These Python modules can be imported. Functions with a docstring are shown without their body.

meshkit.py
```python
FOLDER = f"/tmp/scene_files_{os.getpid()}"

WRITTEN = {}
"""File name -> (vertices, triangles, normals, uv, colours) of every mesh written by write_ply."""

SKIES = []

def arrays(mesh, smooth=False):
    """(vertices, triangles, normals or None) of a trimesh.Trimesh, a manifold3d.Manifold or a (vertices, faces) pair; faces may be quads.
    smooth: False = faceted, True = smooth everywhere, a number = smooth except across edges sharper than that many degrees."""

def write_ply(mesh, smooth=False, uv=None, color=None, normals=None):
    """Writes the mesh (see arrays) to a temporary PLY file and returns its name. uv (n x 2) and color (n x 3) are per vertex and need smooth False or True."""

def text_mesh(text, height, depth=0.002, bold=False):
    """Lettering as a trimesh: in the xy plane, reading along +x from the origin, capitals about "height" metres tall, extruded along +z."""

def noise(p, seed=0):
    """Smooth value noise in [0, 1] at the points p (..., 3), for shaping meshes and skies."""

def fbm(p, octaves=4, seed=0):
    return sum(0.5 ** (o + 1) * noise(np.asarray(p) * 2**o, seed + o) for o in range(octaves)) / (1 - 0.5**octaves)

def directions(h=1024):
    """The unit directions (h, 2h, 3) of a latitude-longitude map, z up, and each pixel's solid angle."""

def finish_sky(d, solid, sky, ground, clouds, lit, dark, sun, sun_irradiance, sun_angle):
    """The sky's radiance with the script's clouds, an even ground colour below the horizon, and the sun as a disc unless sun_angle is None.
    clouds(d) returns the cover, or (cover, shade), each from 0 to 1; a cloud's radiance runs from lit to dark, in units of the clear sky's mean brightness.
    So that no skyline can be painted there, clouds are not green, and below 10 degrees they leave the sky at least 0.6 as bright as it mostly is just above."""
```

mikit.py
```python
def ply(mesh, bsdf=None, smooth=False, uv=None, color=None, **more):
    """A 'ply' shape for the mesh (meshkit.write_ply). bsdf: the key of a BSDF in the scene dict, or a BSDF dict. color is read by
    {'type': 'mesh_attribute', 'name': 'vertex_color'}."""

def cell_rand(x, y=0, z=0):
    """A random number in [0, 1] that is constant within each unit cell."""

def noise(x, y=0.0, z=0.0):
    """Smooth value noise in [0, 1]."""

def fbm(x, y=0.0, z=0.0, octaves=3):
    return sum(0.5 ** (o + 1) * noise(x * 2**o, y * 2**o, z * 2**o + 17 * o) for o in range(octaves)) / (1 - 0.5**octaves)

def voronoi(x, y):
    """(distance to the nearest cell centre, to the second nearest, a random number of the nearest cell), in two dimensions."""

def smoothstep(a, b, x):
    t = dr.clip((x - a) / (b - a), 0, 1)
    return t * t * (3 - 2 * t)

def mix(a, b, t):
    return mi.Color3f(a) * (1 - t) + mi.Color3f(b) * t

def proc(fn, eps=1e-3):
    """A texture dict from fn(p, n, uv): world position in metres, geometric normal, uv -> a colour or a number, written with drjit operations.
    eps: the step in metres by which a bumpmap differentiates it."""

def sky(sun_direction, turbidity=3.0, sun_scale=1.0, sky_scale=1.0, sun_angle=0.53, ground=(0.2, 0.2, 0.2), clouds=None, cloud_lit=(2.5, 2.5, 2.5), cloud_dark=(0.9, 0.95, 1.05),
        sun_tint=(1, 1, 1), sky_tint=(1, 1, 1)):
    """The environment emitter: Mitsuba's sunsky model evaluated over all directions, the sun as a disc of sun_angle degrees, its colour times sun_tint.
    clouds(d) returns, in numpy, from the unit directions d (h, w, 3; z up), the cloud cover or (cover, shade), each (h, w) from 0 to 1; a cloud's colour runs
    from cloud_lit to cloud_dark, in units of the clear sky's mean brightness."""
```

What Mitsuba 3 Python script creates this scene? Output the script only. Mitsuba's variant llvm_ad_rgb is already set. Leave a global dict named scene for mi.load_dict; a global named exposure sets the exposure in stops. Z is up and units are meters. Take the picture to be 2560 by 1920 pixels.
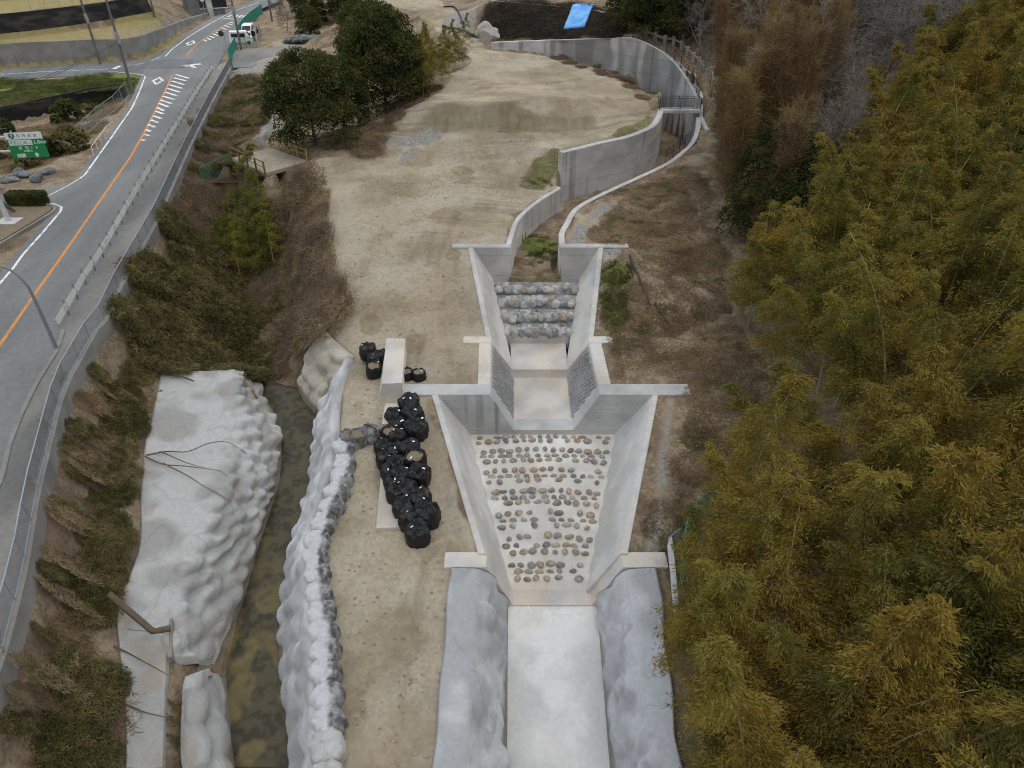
import math, random
import numpy as np
import trimesh, shapely
import shapely.geometry as sg
import mitsuba as mi
import drjit as dr
import mikit, meshkit
from scipy.interpolate import LinearNDInterpolator
from scipy.ndimage import gaussian_filter

T = mi.ScalarTransform4f
scene, labels = {}, {}

# ---------------------------------------------------------------- camera, sky, exposure
PITCH = math.radians(35.0)
scene['camera'] = {
    'type': 'perspective', 'fov': 71.51, 'fov_axis': 'x', 'near_clip': 0.5, 'far_clip': 3000.0,
    'to_world': T().look_at(origin=[0, 0, 24], target=[0, math.cos(PITCH), 24 - math.sin(PITCH)], up=[0, 0, 1]),
}
scene['sky'] = mikit.sky([0.25, -0.35, 0.9], turbidity=4, sun_scale=0.12, sun_angle=24, sky_scale=1.0, ground=(0.1, 0.1, 0.09),
                         clouds=lambda d: (np.ones(d.shape[:2]), np.clip(1.0 - d[..., 2], 0, 1) * .9 + .25 * (meshkit.fbm(d * 3, 3, 5) - .4)),
                         cloud_lit=(2.9, 3.06, 3.26), cloud_dark=(1.05, 1.12, 1.21))
exposure = 1.8

rng = np.random.default_rng(11)
random.seed(11)

# ---------------------------------------------------------------- helpers
used = set()
def key(name, parent=None):
    k = name if parent is None else parent + '__' + name
    n, out = 0, k
    while out in used:
        n += 1
        out = '%s_%03d' % (k, n)
    used.add(out)
    return out

def thing(name, label, cat, group=None):
    k = key(name)
    labels[k] = {'label': label, 'category': cat, 'kind': 'thing'}
    if group: labels[k]['group'] = group
    return k

def obj(name, mesh, bsdf, parent=None, smooth=False, uv=None, label=None, cat=None, group=None, kind=None, to_world=None):
    k = key(name, parent)
    d = mikit.ply(mesh, 'm_' + bsdf, smooth=smooth, uv=uv)
    if to_world is not None: d['to_world'] = to_world
    scene[k] = d
    e = {}
    if label: e['label'] = label
    if cat: e['category'] = cat; kind = kind or 'thing'
    if group: e['group'] = group
    if kind: e['kind'] = kind
    if e: labels[k] = e
    return k

def struct(name, mesh, bsdf, smooth=False, uv=None, label=None):
    return obj(name, mesh, bsdf, None, smooth, uv, label=label, kind='structure')

def group_def(name, *shapes):
    """A shapegroup that instances refer to."""
    scene[name] = {'type': 'shapegroup', **{'s%d' % i: s for i, s in enumerate(shapes)}}

def inst(name, grp, to_world, parent=None, **lab):
    k = key(name, parent)
    scene[k] = {'type': 'instance', 'to_world': to_world, 'shape': {'type': 'ref', 'id': grp}}
    if lab: labels[k] = lab
    return k

def M(v, f): return trimesh.Trimesh(np.asarray(v, float), np.asarray(f, int), process=False)
def cat(*ms):
    ms = [m for a in ms for m in (a if isinstance(a, (list, tuple)) else [a])]
    return trimesh.util.concatenate(ms)

def loft(sections, cap=True):
    """Closed rings of k points each, joined into a solid."""
    s = np.asarray(sections, float)
    n, k = s.shape[:2]
    f = []
    for i in range(n - 1):
        for j in range(k):
            a, b = i * k + j, i * k + (j + 1) % k
            f += [[a, b, b + k], [a, b + k, a + k]]
    if cap:
        for j in range(1, k - 1):
            f.append([0, j + 1, j])
            o = (n - 1) * k
            f.append([o, o + j, o + j + 1])
    m = M(s.reshape(-1, 3), f)
    if m.volume < 0: m.invert()
    return m

def prism(poly, z0, z1):
    """A plan polygon (x, y) between two heights."""
    p = np.asarray([q[:2] for q in poly], float)
    if sg.Polygon(p).exterior.is_ccw is False: p = p[::-1]
    g = trimesh.creation.extrude_polygon(sg.Polygon(p), z1 - z0, engine='earcut')
    g.apply_translation([0, 0, z0])
    return g

def slab_y(poly_xz, y0, y1):
    """An elevation polygon (x, z) extruded from y0 to y1 (a cross wall)."""
    g = trimesh.creation.extrude_polygon(sg.Polygon(poly_xz), y1 - y0, engine='earcut')
    v = g.vertices
    g.vertices = np.stack([v[:, 0], y0 + v[:, 2], v[:, 1]], 1)
    if g.volume < 0: g.invert()
    return g

def box(lo, hi):
    lo, hi = np.asarray(lo, float), np.asarray(hi, float)
    m = trimesh.creation.box(extents=hi - lo)
    m.apply_translation((lo + hi) / 2)
    return m

def tube(path, r, k=6, cap=True):
    p = np.asarray(path, float)
    r = np.broadcast_to(np.asarray(r, float), (len(p),))
    t = np.gradient(p, axis=0) if len(p) > 2 else np.repeat((p[1] - p[0])[None], 2, 0)
    t /= np.maximum(np.linalg.norm(t, axis=1, keepdims=True), 1e-9)
    up = np.array([0, 0, 1.0]) if abs(t[:, 2]).mean() < 0.8 else np.array([1.0, 0, 0])
    a = np.cross(t, up); a /= np.maximum(np.linalg.norm(a, axis=1, keepdims=True), 1e-9)
    b = np.cross(t, a)
    th = np.arange(k) * 2 * np.pi / k
    s = p[:, None] + r[:, None, None] * (np.cos(th)[None, :, None] * a[:, None] + np.sin(th)[None, :, None] * b[:, None])
    return loft(s, cap)

def resample(pts, step=None, n=None):
    p = np.asarray(pts, float)
    d = np.r_[0, np.cumsum(np.linalg.norm(np.diff(p, axis=0), axis=1))]
    n = n or max(2, int(math.ceil(d[-1] / step)) + 1)
    t = np.linspace(0, d[-1], n)
    return np.stack([np.interp(t, d, p[:, i]) for i in range(p.shape[1])], 1)

def smooth_line(pts, n):
    """A rounded line through the points (Catmull-Rom, evenly respaced)."""
    p = np.asarray(pts, float)
    q = np.vstack([2 * p[0] - p[1], p, 2 * p[-1] - p[-2]])
    out = []
    for i in range(1, len(q) - 2):
        for t in np.linspace(0, 1, 12, endpoint=False):
            a, b, c, d = q[i - 1], q[i], q[i + 1], q[i + 2]
            out.append(0.5 * (2 * b + (c - a) * t + (2 * a - 5 * b + 4 * c - d) * t * t + (3 * b - a - 3 * c + d) * t ** 3))
    out.append(p[-1])
    return resample(out, n=n)

def ribbon(a, b, z=None):
    """A sheet between two lines of equally many points."""
    a, b = np.asarray(a, float), np.asarray(b, float)
    n = len(a)
    v = np.vstack([a, b])
    f = []
    for i in range(n - 1):
        f += [[i, n + i, n + i + 1], [i, n + i + 1, i + 1]]
    m = M(v, f)
    if m.face_normals[:, 2].mean() < 0: m.invert()
    return m

def offset_line(p, d):
    """The line moved sideways by d in plan (positive = to the left of its direction)."""
    p = np.asarray(p, float)
    t = np.gradient(p[:, :2], axis=0)
    t /= np.maximum(np.linalg.norm(t, axis=1, keepdims=True), 1e-9)
    q = p.copy()
    q[:, 0] -= t[:, 1] * d
    q[:, 1] += t[:, 0] * d
    return q

def grid_mesh(g):
    """A sheet from an (n, m, 3) array of points."""
    n, m = g.shape[:2]
    i = np.arange(n * m).reshape(n, m)
    a, b, c, d = i[:-1, :-1].ravel(), i[1:, :-1].ravel(), i[1:, 1:].ravel(), i[:-1, 1:].ravel()
    ms = M(g.reshape(-1, 3), np.vstack([np.stack([a, b, c], 1), np.stack([a, c, d], 1)]))
    if ms.face_normals[:, 2].mean() < 0: ms.invert()
    return ms

def fb(p, s, o=4, seed=0):
    return meshkit.fbm(np.asarray(p, float) * s, o, seed)

# ---------------------------------------------------------------- materials
N, FBM, SS, MIX, VOR, CR = mikit.noise, mikit.fbm, mikit.smoothstep, mikit.mix, mikit.voronoi, mikit.cell_rand

def diffuse(name, fn_or_rgb, two=True):
    r = mikit.proc(fn_or_rgb) if callable(fn_or_rgb) else {'type': 'rgb', 'value': list(fn_or_rgb)}
    b = {'type': 'diffuse', 'reflectance': r}
    scene['m_' + name] = {'type': 'twosided', 'b': b} if two else b

def rough(name, fn_or_rgb, roughness=0.7, specular=0.4, **more):
    r = mikit.proc(fn_or_rgb) if callable(fn_or_rgb) else {'type': 'rgb', 'value': list(fn_or_rgb)}
    scene['m_' + name] = {'type': 'twosided', 'b': {'type': 'principled', 'base_color': r, 'roughness': roughness, 'specular': specular, **more}}

def concrete(base, stain=(0.17, 0.165, 0.16), streak=0.0, warm=0.0, board=0.0, ties=0.0):
    lo_, hi_ = tuple(float(b) * .84 for b in base), tuple(float(b) * 1.1 for b in base)
    def fn(p, n, uv):
        big = FBM(p.x * .55 + 3, p.y * .55, p.z * .7, 3)
        fine = FBM(p.x * 7, p.y * 7, p.z * 7, 3)
        c = MIX(lo_, hi_, SS(.3, .7, big)) * (0.9 + 0.2 * fine)
        if warm:
            w = SS(.42, .66, FBM(p.x * .8 + 40, p.y * .45, p.z * .8 + 9, 3)) * warm
            c = MIX(c, c * mi.Color3f(1.09, .96, .79), w)
        up = dr.abs(n.z)
        if streak:
            h = p.x * .9 + p.y * .75
            s = SS(.5, .72, FBM(h * 2.3, p.z * .12, 5.0, 3)) * SS(.35, .75, FBM(h * .35, p.z * .22, 2.0, 2))
            s2 = SS(.60, .76, N(h * 5.2, p.z * .16, 11.0))
            c = MIX(c, mi.Color3f(*stain), (s * .85 + .3 * s2 * s) * streak * (1 - SS(.25, .55, up)))
            c = MIX(c, mi.Color3f(*stain) * 1.3, SS(.5, .75, FBM(p.x * 1.7, p.y * 1.7, 3.0, 4)) * .35 * streak * SS(.5, .8, up))
        if board:
            l = dr.abs(p.z / 1.5 - dr.round(p.z / 1.5)) * 1.5
            c = c * (1 - board * .30 * (1 - SS(.015, .045, l)) * (1 - SS(.3, .6, up)))
        if ties:
            h = (p.x + p.y * .8) / .62
            a, b = (h - dr.round(h)) * .62, (p.z / .62 - dr.round(p.z / .62)) * .62
            c = c * (1 - .42 * ties * (1 - SS(.02, .045, dr.sqrt(a * a + b * b))) * (1 - SS(.3, .6, up)))
        return c
    return fn

rough('concrete_clean', concrete((.54, .53, .51), warm=.55), .85, .25)
rough('concrete_floor', concrete((.52, .51, .49), warm=.7), .85, .25)
rough('concrete_new_floor', concrete((.67, .68, .675), warm=.12), .85, .25)
rough('concrete_grey', concrete((.45, .455, .46), streak=.65, ties=.8, board=.4), .85, .25)
rough('concrete_face', concrete((.44, .435, .425), streak=.9, board=.7), .85, .25)
rough('concrete_tall', concrete((.47, .475, .48), streak=.75, board=.8, ties=.5), .85, .25)
rough('concrete_wall', concrete((.52, .52, .515), streak=.4, warm=.25), .85, .25)
rough('concrete_old', concrete((.24, .235, .22), streak=.9), .9, .2)
rough('concrete_block', concrete((.30, .305, .31)), .9, .2)
rough('mortar', concrete((.62, .61, .585), warm=.4), .85, .25)

def shot_fn(base, top, dirt=(.30, .265, .21)):
    def fn(p, n, uv):
        big = FBM(p.x * .5, p.y * .5, p.z * .6 + 4, 3)
        c = MIX(mi.Color3f(*base), mi.Color3f(*top), SS(.40, .62, big))
        c = c * (0.88 + .24 * FBM(p.x * 9, p.y * 9, p.z * 9, 2))
        d = SS(.58, .72, FBM(p.x * .9 + 20, p.y * .9, p.z * 1.4, 4))
        c = MIX(c, mi.Color3f(*dirt), d * .62)
        seam = 1 - SS(.004, .016, dr.abs(FBM(p.x * .38 + 7, p.y * .38, p.z * .38, 3) - .5))
        c = c * (1 - .11 * seam)
        wl = SS(-2.35, -2.9, p.z + .35 * (FBM(p.x * 1.5, p.y * 1.5, 3, 3) - .5))
        return MIX(c, mi.Color3f(.15, .135, .10), wl * .75)
    return fn
rough('shotcrete', shot_fn((.33, .33, .32), (.455, .46, .455)), .9, .2)
rough('shotcrete_grey', shot_fn((.37, .38, .395), (.53, .545, .565), (.33, .335, .34)), .9, .2)
rough('shotcrete_dirty', shot_fn((.40, .37, .31), (.50, .475, .42)), .9, .2)

# ---------------------------------------------------------------- the spillway: plan and levels in metres
Y_SILL, Y_SUB, Y_MID, Y_STEP, Y_DAM = 20.6, 31.8, 37.15, 40.3, 45.5
# left and right: (y, x of the wall's inner top edge, z there, x of its foot, z there)
LEFT = {'near0': (4.0, -1.75, -0.55, -0.25, -3.5), 'near1': (20.6, -1.2, -0.12, -0.15, -2.7),
        'apron0': (21.3, -1.15, 0.0, 0.02, -2.55), 'apron1': (31.8, -4.1, 1.0, -2.42, -1.75),
        'block0': (32.8, -1.2, 1.0, .08, -1.5), 'block1': (37.15, -1.29, 1.05, .08, -1.5),
        'upper0': (37.9, -1.29, 1.05, 0.0, -.9), 'upper1': (45.5, -2.68, 3.6, -1.35, 1.2)}
RIGHT = {'near0': (4.0, 4.75, -0.55, 3.45, -3.5), 'near1': (20.6, 4.86, -0.12, 3.83, -2.7),
         'apron0': (21.3, 4.75, 0.0, 3.4, -2.55), 'apron1': (31.8, 7.75, 1.0, 5.9, -1.75),
         'block0': (32.8, 4.85, 1.0, 3.5, -1.5), 'block1': (37.15, 4.75, 1.05, 3.5, -1.5),
         'upper0': (37.9, 4.74, 1.05, 3.47, -.9), 'upper1': (45.5, 5.95, 3.6, 4.75, 1.2)}
# upstream channel between curved walls: inner top edges
CURVE_L = [(-0.06, 46.52, 3.6), (0.52, 50.3, 3.6), (1.5, 52.9, 3.6), (2.59, 55, 3.6), (3.96, 57.12, 3.6)]
TALL = [(4.16, 58.93, 6), (5.9, 60.19, 6), (7.72, 61.63, 6), (10.3, 63.41, 6), (12.65, 66.18, 6), (13.75, 68.5, 6), (14.81, 72.17, 6)]
CURVE_R = [(3.24, 46.48, 3.6), (3.35, 47.98, 3.6), (3.8, 49.68, 3.6), (4.8, 52.9, 3.6), (6.88, 55.56, 3.7), (10.06, 58.73, 3.9), (13.28, 61.8, 4.2), (14.69, 63.63, 4.4), (16.4, 66.37, 4.7), (17.77, 70.4, 5), (18.21, 72.69, 5.3)]
FAR_TOP = [(18.11, 73.33, 6.85), (18.06, 75.58, 7.3), (17.73, 76.89, 7.9), (17.06, 78.4, 8.7), (16.15, 80.53, 9.5), (14.54, 81.57, 10.3), (12.58, 82.87, 10.8), (10.45, 86.35, 10.2), (7.2, 90.49, 9.44), (2.45, 93.83, 8.75), (-2.61, 95.33, 8.3)]

# ---------------------------------------------------------------- the ground: levels along lines that can be read off the place
# creek and its banks
CREEK_R = [(-14.11, 38.04, -3.1), (-12.57, 35.82, -3.1), (-11.94, 32.63, -3.1), (-11.2, 28.63, -3.1), (-11.28, 26.24, -3.1), (-11.05, 23.22, -3.1), (-10.35, 19.46, -3.1), (-9.31, 16.37, -3.1), (-8.31, 13.62, -3.1)]   # foot of the bag wall
CREEK_L = [(-18.69, 40.22, -3.1), (-15.51, 36.86, -3.1), (-13.62, 32.63, -3.1), (-12.89, 29.26, -3.1), (-12.77, 26.98, -3.1), (-12.69, 24.13, -3.1), (-12.41, 21.49, -3.1), (-12, 18.83, -3.1), (-11.77, 16.84, -3.1), (-10.41, 13.62, -3.1)]   # foot of the coated bank
CREST_L = [(-16.78, 35.82, 0), (-16.13, 33.09, 0), (-14.98, 29.56, 0), (-14.19, 25.36, 0), (-14.1, 21.91, 0), (-14.04, 19.75, 0), (-13.58, 17.94, 0), (-12.75, 15.59, 0), (-12.09, 13.78, 0), (-11.45, 12.06, 0)]
BACK_L = [(-20.86, 35.22, 0.5), (-19.81, 31.79, 0.5), (-18.84, 28.04, 0.5), (-17.7, 24.83, 0.5), (-16.17, 21.45, 0.5), (-15.93, 19.89, 0.5), (-15.74, 17.94, 0.5), (-14.34, 15.41, 0.5), (-13.37, 13.61, 0.5), (-12.57, 11.81, 0.5)]
BAG_EDGE = [(-9.41, 35.82, 1), (-9.64, 34.53, 0.8), (-9.45, 32.35, 0.7), (-9.05, 29.68, 0.5), (-8.74, 28.27, 0.4), (-8.71, 26.6, 0.3), (-8.68, 25.05, 0.2), (-8.69, 23.61, 0.1), (-8.65, 22.38, 0), (-8.19, 20.49, 0), (-7.61, 18.62, -0.1), (-7.09, 16.84, -0.15), (-6.6, 14.93, -0.2), (-6.26, 13.76, -0.25), (-5.71, 12.21, -0.3)]
LUMP_TOP = [(-12, 38.46, 1.7), (-10.76, 37.07, 1.3), (-9.41, 35.82, 1)]
ROAD_R = [(-50.22, 172.09, 4), (-51.95, 158.1, 4), (-47.95, 135.6, 4), (-37.74, 102.19, 4), (-33.58, 82.58, 4), (-29.99, 66.45, 4), (-25.75, 48.71, 4), (-24.72, 43.44, 4), (-23.72, 38.26, 4), (-22.72, 34.19, 4), (-22.75, 33.19, 4), (-21.8, 28.35, 4), (-21.19, 26.33, 4), (-20, 23.16, 4), (-18.9, 20.24, 4), (-17.4, 16.8, 4), (-16.32, 13.84, 4)]   # outer edge of the footway
ROAD_R = np.vstack([ROAD_R, [(-14.6, 8, 4), (-13.0, 0, 4)]])
DIRT_W = [(-17.19, 58.47, 4.3), (-15.75, 56.01, 4.3), (-13.89, 48.31, 3.6), (-12.02, 42.72, 2.7), (-10.81, 39.16, 1.9), (-9.72, 36.7, 1.2)]   # the bare site's edge above the creek
CREEK_UP = [(-15.57, 40.03, -2.9), (-18.07, 43.44, -2.6), (-21.15, 49.34, -2.2), (-23.5, 54.78, -1.6), (-24.99, 61.92, -0.8), (-25.24, 67.1, 0.4), (-25.32, 70.06, 1), (-24.5, 73.33, 1.6), (-20.46, 76.83, 2)]

pts = []
def line(p, step=1.0, dz=0.0, off=0.0):
    q = resample(p, step)
    if off: q = offset_line(q, off)
    q = q + [0, 0, dz]
    pts.extend(q.tolist())

line(CREEK_R, dz=-.35); line(CREEK_L, dz=-.35); line(CREST_L, dz=-.35); line(BACK_L, dz=-.12)
mid = [((a[0] + b[0]) / 2, (a[1] + b[1]) / 2, -3.5) for a, b in zip(resample(CREEK_L, n=12), resample(CREEK_R, n=12))]
line(mid); line(CREEK_UP)
line(BAG_EDGE, dz=-.05); line(LUMP_TOP, dz=-.3)
line(DIRT_W)
# slope foot between site edge and creek
line([(-20.52, 64.31, 1.6), (-19.04, 57.39, 0.6), (-18.22, 52.2, -0.8), (-16.76, 46.75, -1.6), (-15.18, 41.58, -2.4)])
line(ROAD_R, dz=-.08); line(ROAD_R, dz=-.85, off=.45)
line(ROAD_R, dz=-.08, off=-3.0); line(ROAD_R, dz=-.08, off=-9.5)
line([(-22.27, 36.26, 1.8), (-21.97, 33.19, 1.7), (-20.85, 29.06, 1.6), (-19.55, 25.25, 1.5), (-18.04, 21.05, 1.6), (-16.76, 17.33, 1.8), (-15.76, 14.42, 1.8), (-14.76, 11.06, 2)])
line([(-24.27, 44.32, 1.9), (-25.15, 53.05, 1.6), (-26.49, 60.48, 1.9), (-27.59, 68.46, 2.2), (-29.55, 79.91, 3.1)])
# terrace between bag wall and channel
for y, z in ((4, -.75), (13, -.32), (17, -.12), (20.2, 0.02), (24, .22), (28, .55), (31.5, .92)):
    xl = np.interp(y, [4, 21, 31.5], [-2.75, -2.6, -4.9])
    xr = np.interp(y, [4, 21, 31.5], [5.9, 6.0, 8.6])
    pts += [(xl, y, z), (xr, y, z), (xl - 1.6, y, z), (xr + 1.2, y, z + .1)]
line([(-9.5, 4, -.6), (-9.0, 10, -.5)])
for y, z in ((33.1, .97), (35, 1.0), (37.3, 1.05), (37.9, 1.05)):
    pts += [(-1.75, y, z), (-4, y, z), (-7, y, z + .05), (5.3, y, z + .1), (8, y, z + .1), (10, y, z + .25)]
for y, z in ((38.5, 1.2), (41, 2.0), (43.5, 2.9), (45.4, 3.55), (46.3, 3.58)):
    t = (y - 37.9) / 7.6
    pts += [(-1.75 - 1.4 * t, y, z), (-4.5, y, z), (5.2 + 1.25 * t, y, z), (7.5, y, z + .1)]
line([(-0.85, 46.68, 3.6), (-3.45, 46.68, 3.6), (-6.73, 46.91, 3.5), (-10.05, 47.13, 3.4)])
line([(-0.7, 48.01, 3.55), (-0.21, 51.52, 3.55), (0.88, 54.42, 3.55), (3.44, 58.14, 3.55)])
line([(-0.98, 56.86, 4), (-3.97, 56.29, 4.2), (-7.67, 56.01, 4.3), (-11.36, 55.87, 4.35)])
line([(-17.19, 58.47, 4.3), (-11.98, 59.7, 4.4), (-6.21, 60.99, 4.5), (-1.82, 60.67, 4.6), (0.56, 60.92, 4.8)])
line([(0.74, 58.84, 3.9), (2.91, 60, 4.5), (3.51, 60.6, 4.9)])
# lower bench and heap
line([(-10.48, 66.77, 5.3), (-6.49, 64.95, 5.4), (-2.32, 64.89, 5.5), (1.84, 65.32, 5.5), (3.96, 66.05, 5.5)])
line([(-10.36, 62.53, 4.9), (-6.31, 62.53, 4.9), (-2.27, 62.93, 5.1), (1.77, 62.46, 5.4)])
line([(-6.81, 66.52, 5.7), (-4.02, 65.63, 5.7), (-1.09, 65.92, 5.7), (2.29, 66.67, 5.7), (3.41, 68.05, 5.7)])
line([(-8.8, 70.19, 7), (-6.29, 69.25, 7.6), (-4.14, 69.42, 7.6), (-0.26, 68.73, 7.6), (1.5, 71.39, 7.6), (4.15, 71.39, 7.6), (6.97, 72.14, 7.3)])
line([(3.39, 67.68, 5.8), (5.31, 68.88, 5.9), (7.02, 72.51, 7)])
line([(3.69, 60.77, 5.75), (7.18, 62.97, 5.85), (10.21, 65.5, 5.9), (12.53, 67.77, 5.9), (13.63, 70.33, 5.95), (14.14, 72.47, 6.1)])
line([(5.1, 64.25, 5.6), (8.23, 66.85, 5.9), (10.09, 68.48, 6.3)])
line([(14.82, 73.86, 6.2), (14.01, 78.75, 6.6), (12.42, 83.49, 6.9), (9.3, 88.38, 7.1), (5.24, 92.73, 7.2), (0.79, 94.51, 7.4), (-3.2, 95.44, 7.5)])
line([(-9.86, 77.8, 6.9), (-6.23, 84.84, 7.3), (-4.58, 88.35, 7.6), (-5.98, 94.64, 8), (-7.94, 103.06, 8.8), (-9.58, 108.7, 9.4), (-14.3, 114.26, 9.9), (-20.7, 117.19, 10.2)])
line([(-2.91, 95.86, 7.9), (-4.44, 98.61, 8.4), (-6.58, 106.05, 9.2), (-7.61, 113.04, 9.7)])
# behind the far wall, then the bank with the tarpaulin
fw = np.array(FAR_TOP)
line(fw + [0.6, 0.6, -.12])
line([(13.36, 83.95, 10.9), (15.17, 81.29, 10.7), (17.21, 76.64, 10.2), (19.29, 76.53, 8.5), (19.75, 73.43, 7)])
bank = fw[6:] + [0, 2.0, .05]; line(bank)
top = bank + np.array([0, 7.5, 0]); top[:, 2] = 24 - top[:, 1] * np.linspace(.134, .118, len(top))
line(top); top2 = top + [0, 30, 1.5]; line(top2, 3)
# right of the curved channel
cr = np.array(CURVE_R)
line(offset_line(cr, -1.0), dz=-.05)
pts += [(19.9, 74, 5.9), (20.4, 70, 5.2)]
# the site's right side up to the wood
for y, z in ((4, -.2), (15, .3), (25, .9), (32, 1.4), (40, 2.0), (48, 3.4), (56, 4.4), (64, 5.2), (74, 6.2)):
    xe = np.interp(y, [4, 20, 32, 40, 48, 56, 64, 74], [8, 8, 11, 14.5, 15.5, 16, 19, 22])
    pts += [(xe, y, z), (xe + 4, y, z + 1.0), (xe + 12, y, z + 3.6), (xe + 26, y, z + 7.0), (xe + 60, y, z + 13)]
for y, z in ((90, 11.5), (110, 12.5), (140, 13), (180, 14)):
    pts += [(24, y, z), (40, y, z + 3), (65, y, z + 6), (100, y, z + 9)]
pts += [(12, 118, 13.2), (0, 118, 12), (-8, 128, 11), (8, 150, 14), (-18, 150, 11)]
# under the trees beside the site, the paved yard, and the rough ground by the road
line([(-23.77, 71.94, 3.4), (-19.43, 64.6, 4.6), (-16.35, 62.2, 5), (-14.39, 64.95, 5.4), (-12.07, 69.26, 5.8), (-9.75, 76.67, 6.7)])
line([(-37.55, 102.11, 3.9), (-31.53, 94.16, 3.85), (-27, 83.82, 3.6), (-24.46, 71.94, 3.4), (-28.59, 73.68, 2.9)])
line([(-37.84, 103.08, 4), (-35.45, 107.75, 4), (-31.96, 114.59, 4), (-28.65, 118.31, 4)]); line([(-41.35, 118.31, 4), (-36.99, 123.06, 4), (-29.95, 124.3, 4)])
line([(-43.34, 134.92, 4.1), (-36.62, 133.57, 4.3), (-30.56, 135.03, 4.8), (-29.14, 136.67, 6)]); line([(-23.53, 95.5, 5.2), (-19.67, 100.84, 6.4), (-14.43, 108.48, 8)])
# left of the road
GREY_FOOT = [(-68.53, 102.19, 4), (-63.4, 104.29, 4), (-57.05, 106.47, 4), (-53.54, 107.11, 4), (-52.35, 110.74, 4), (-53.98, 123.88, 4), (-55.93, 135.6, 4), (-56.65, 147.19, 4), (-57.03, 156.81, 4)]
gt = np.array(GREY_FOOT); GZ = np.array([6.9, 6.85, 6.78, 6.7, 6.6, 5.9, 5.2, 4.6, 4.3])
line(gt, dz=-.06); g2 = offset_line(gt, .55); g2[:, 2] = GZ - .05; line(g2)
FIELD_FOOT = [(-57.01, 81.25, 2), (-55.35, 83.73, 2), (-52.89, 87.58, 2), (-50.33, 91.97, 2), (-48.09, 93.36, 2)]
ft = np.array(FIELD_FOOT); line(ft); f2 = offset_line(ft, .5); f2[:, 2] = 3.75; line(f2)
line([(-64.3, 94.97, 3.95), (-59.76, 97.35, 3.95), (-53.37, 99.56, 3.95), (-48.66, 95.76, 3.95)])
line([(-25.05, 62.98, 4.15), (-23.83, 65.09, 4.2), (-22.22, 66.61, 4.25)], off=.3); line([(-20.58, 58.47, 4.3), (-19.17, 60.22, 4.35), (-17.75, 62.22, 4.35)], off=-.3); line([(-17.57, 56.84, 4.2), (-19.12, 58, 3.6), (-20.49, 58.08, 4.2)])
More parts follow.
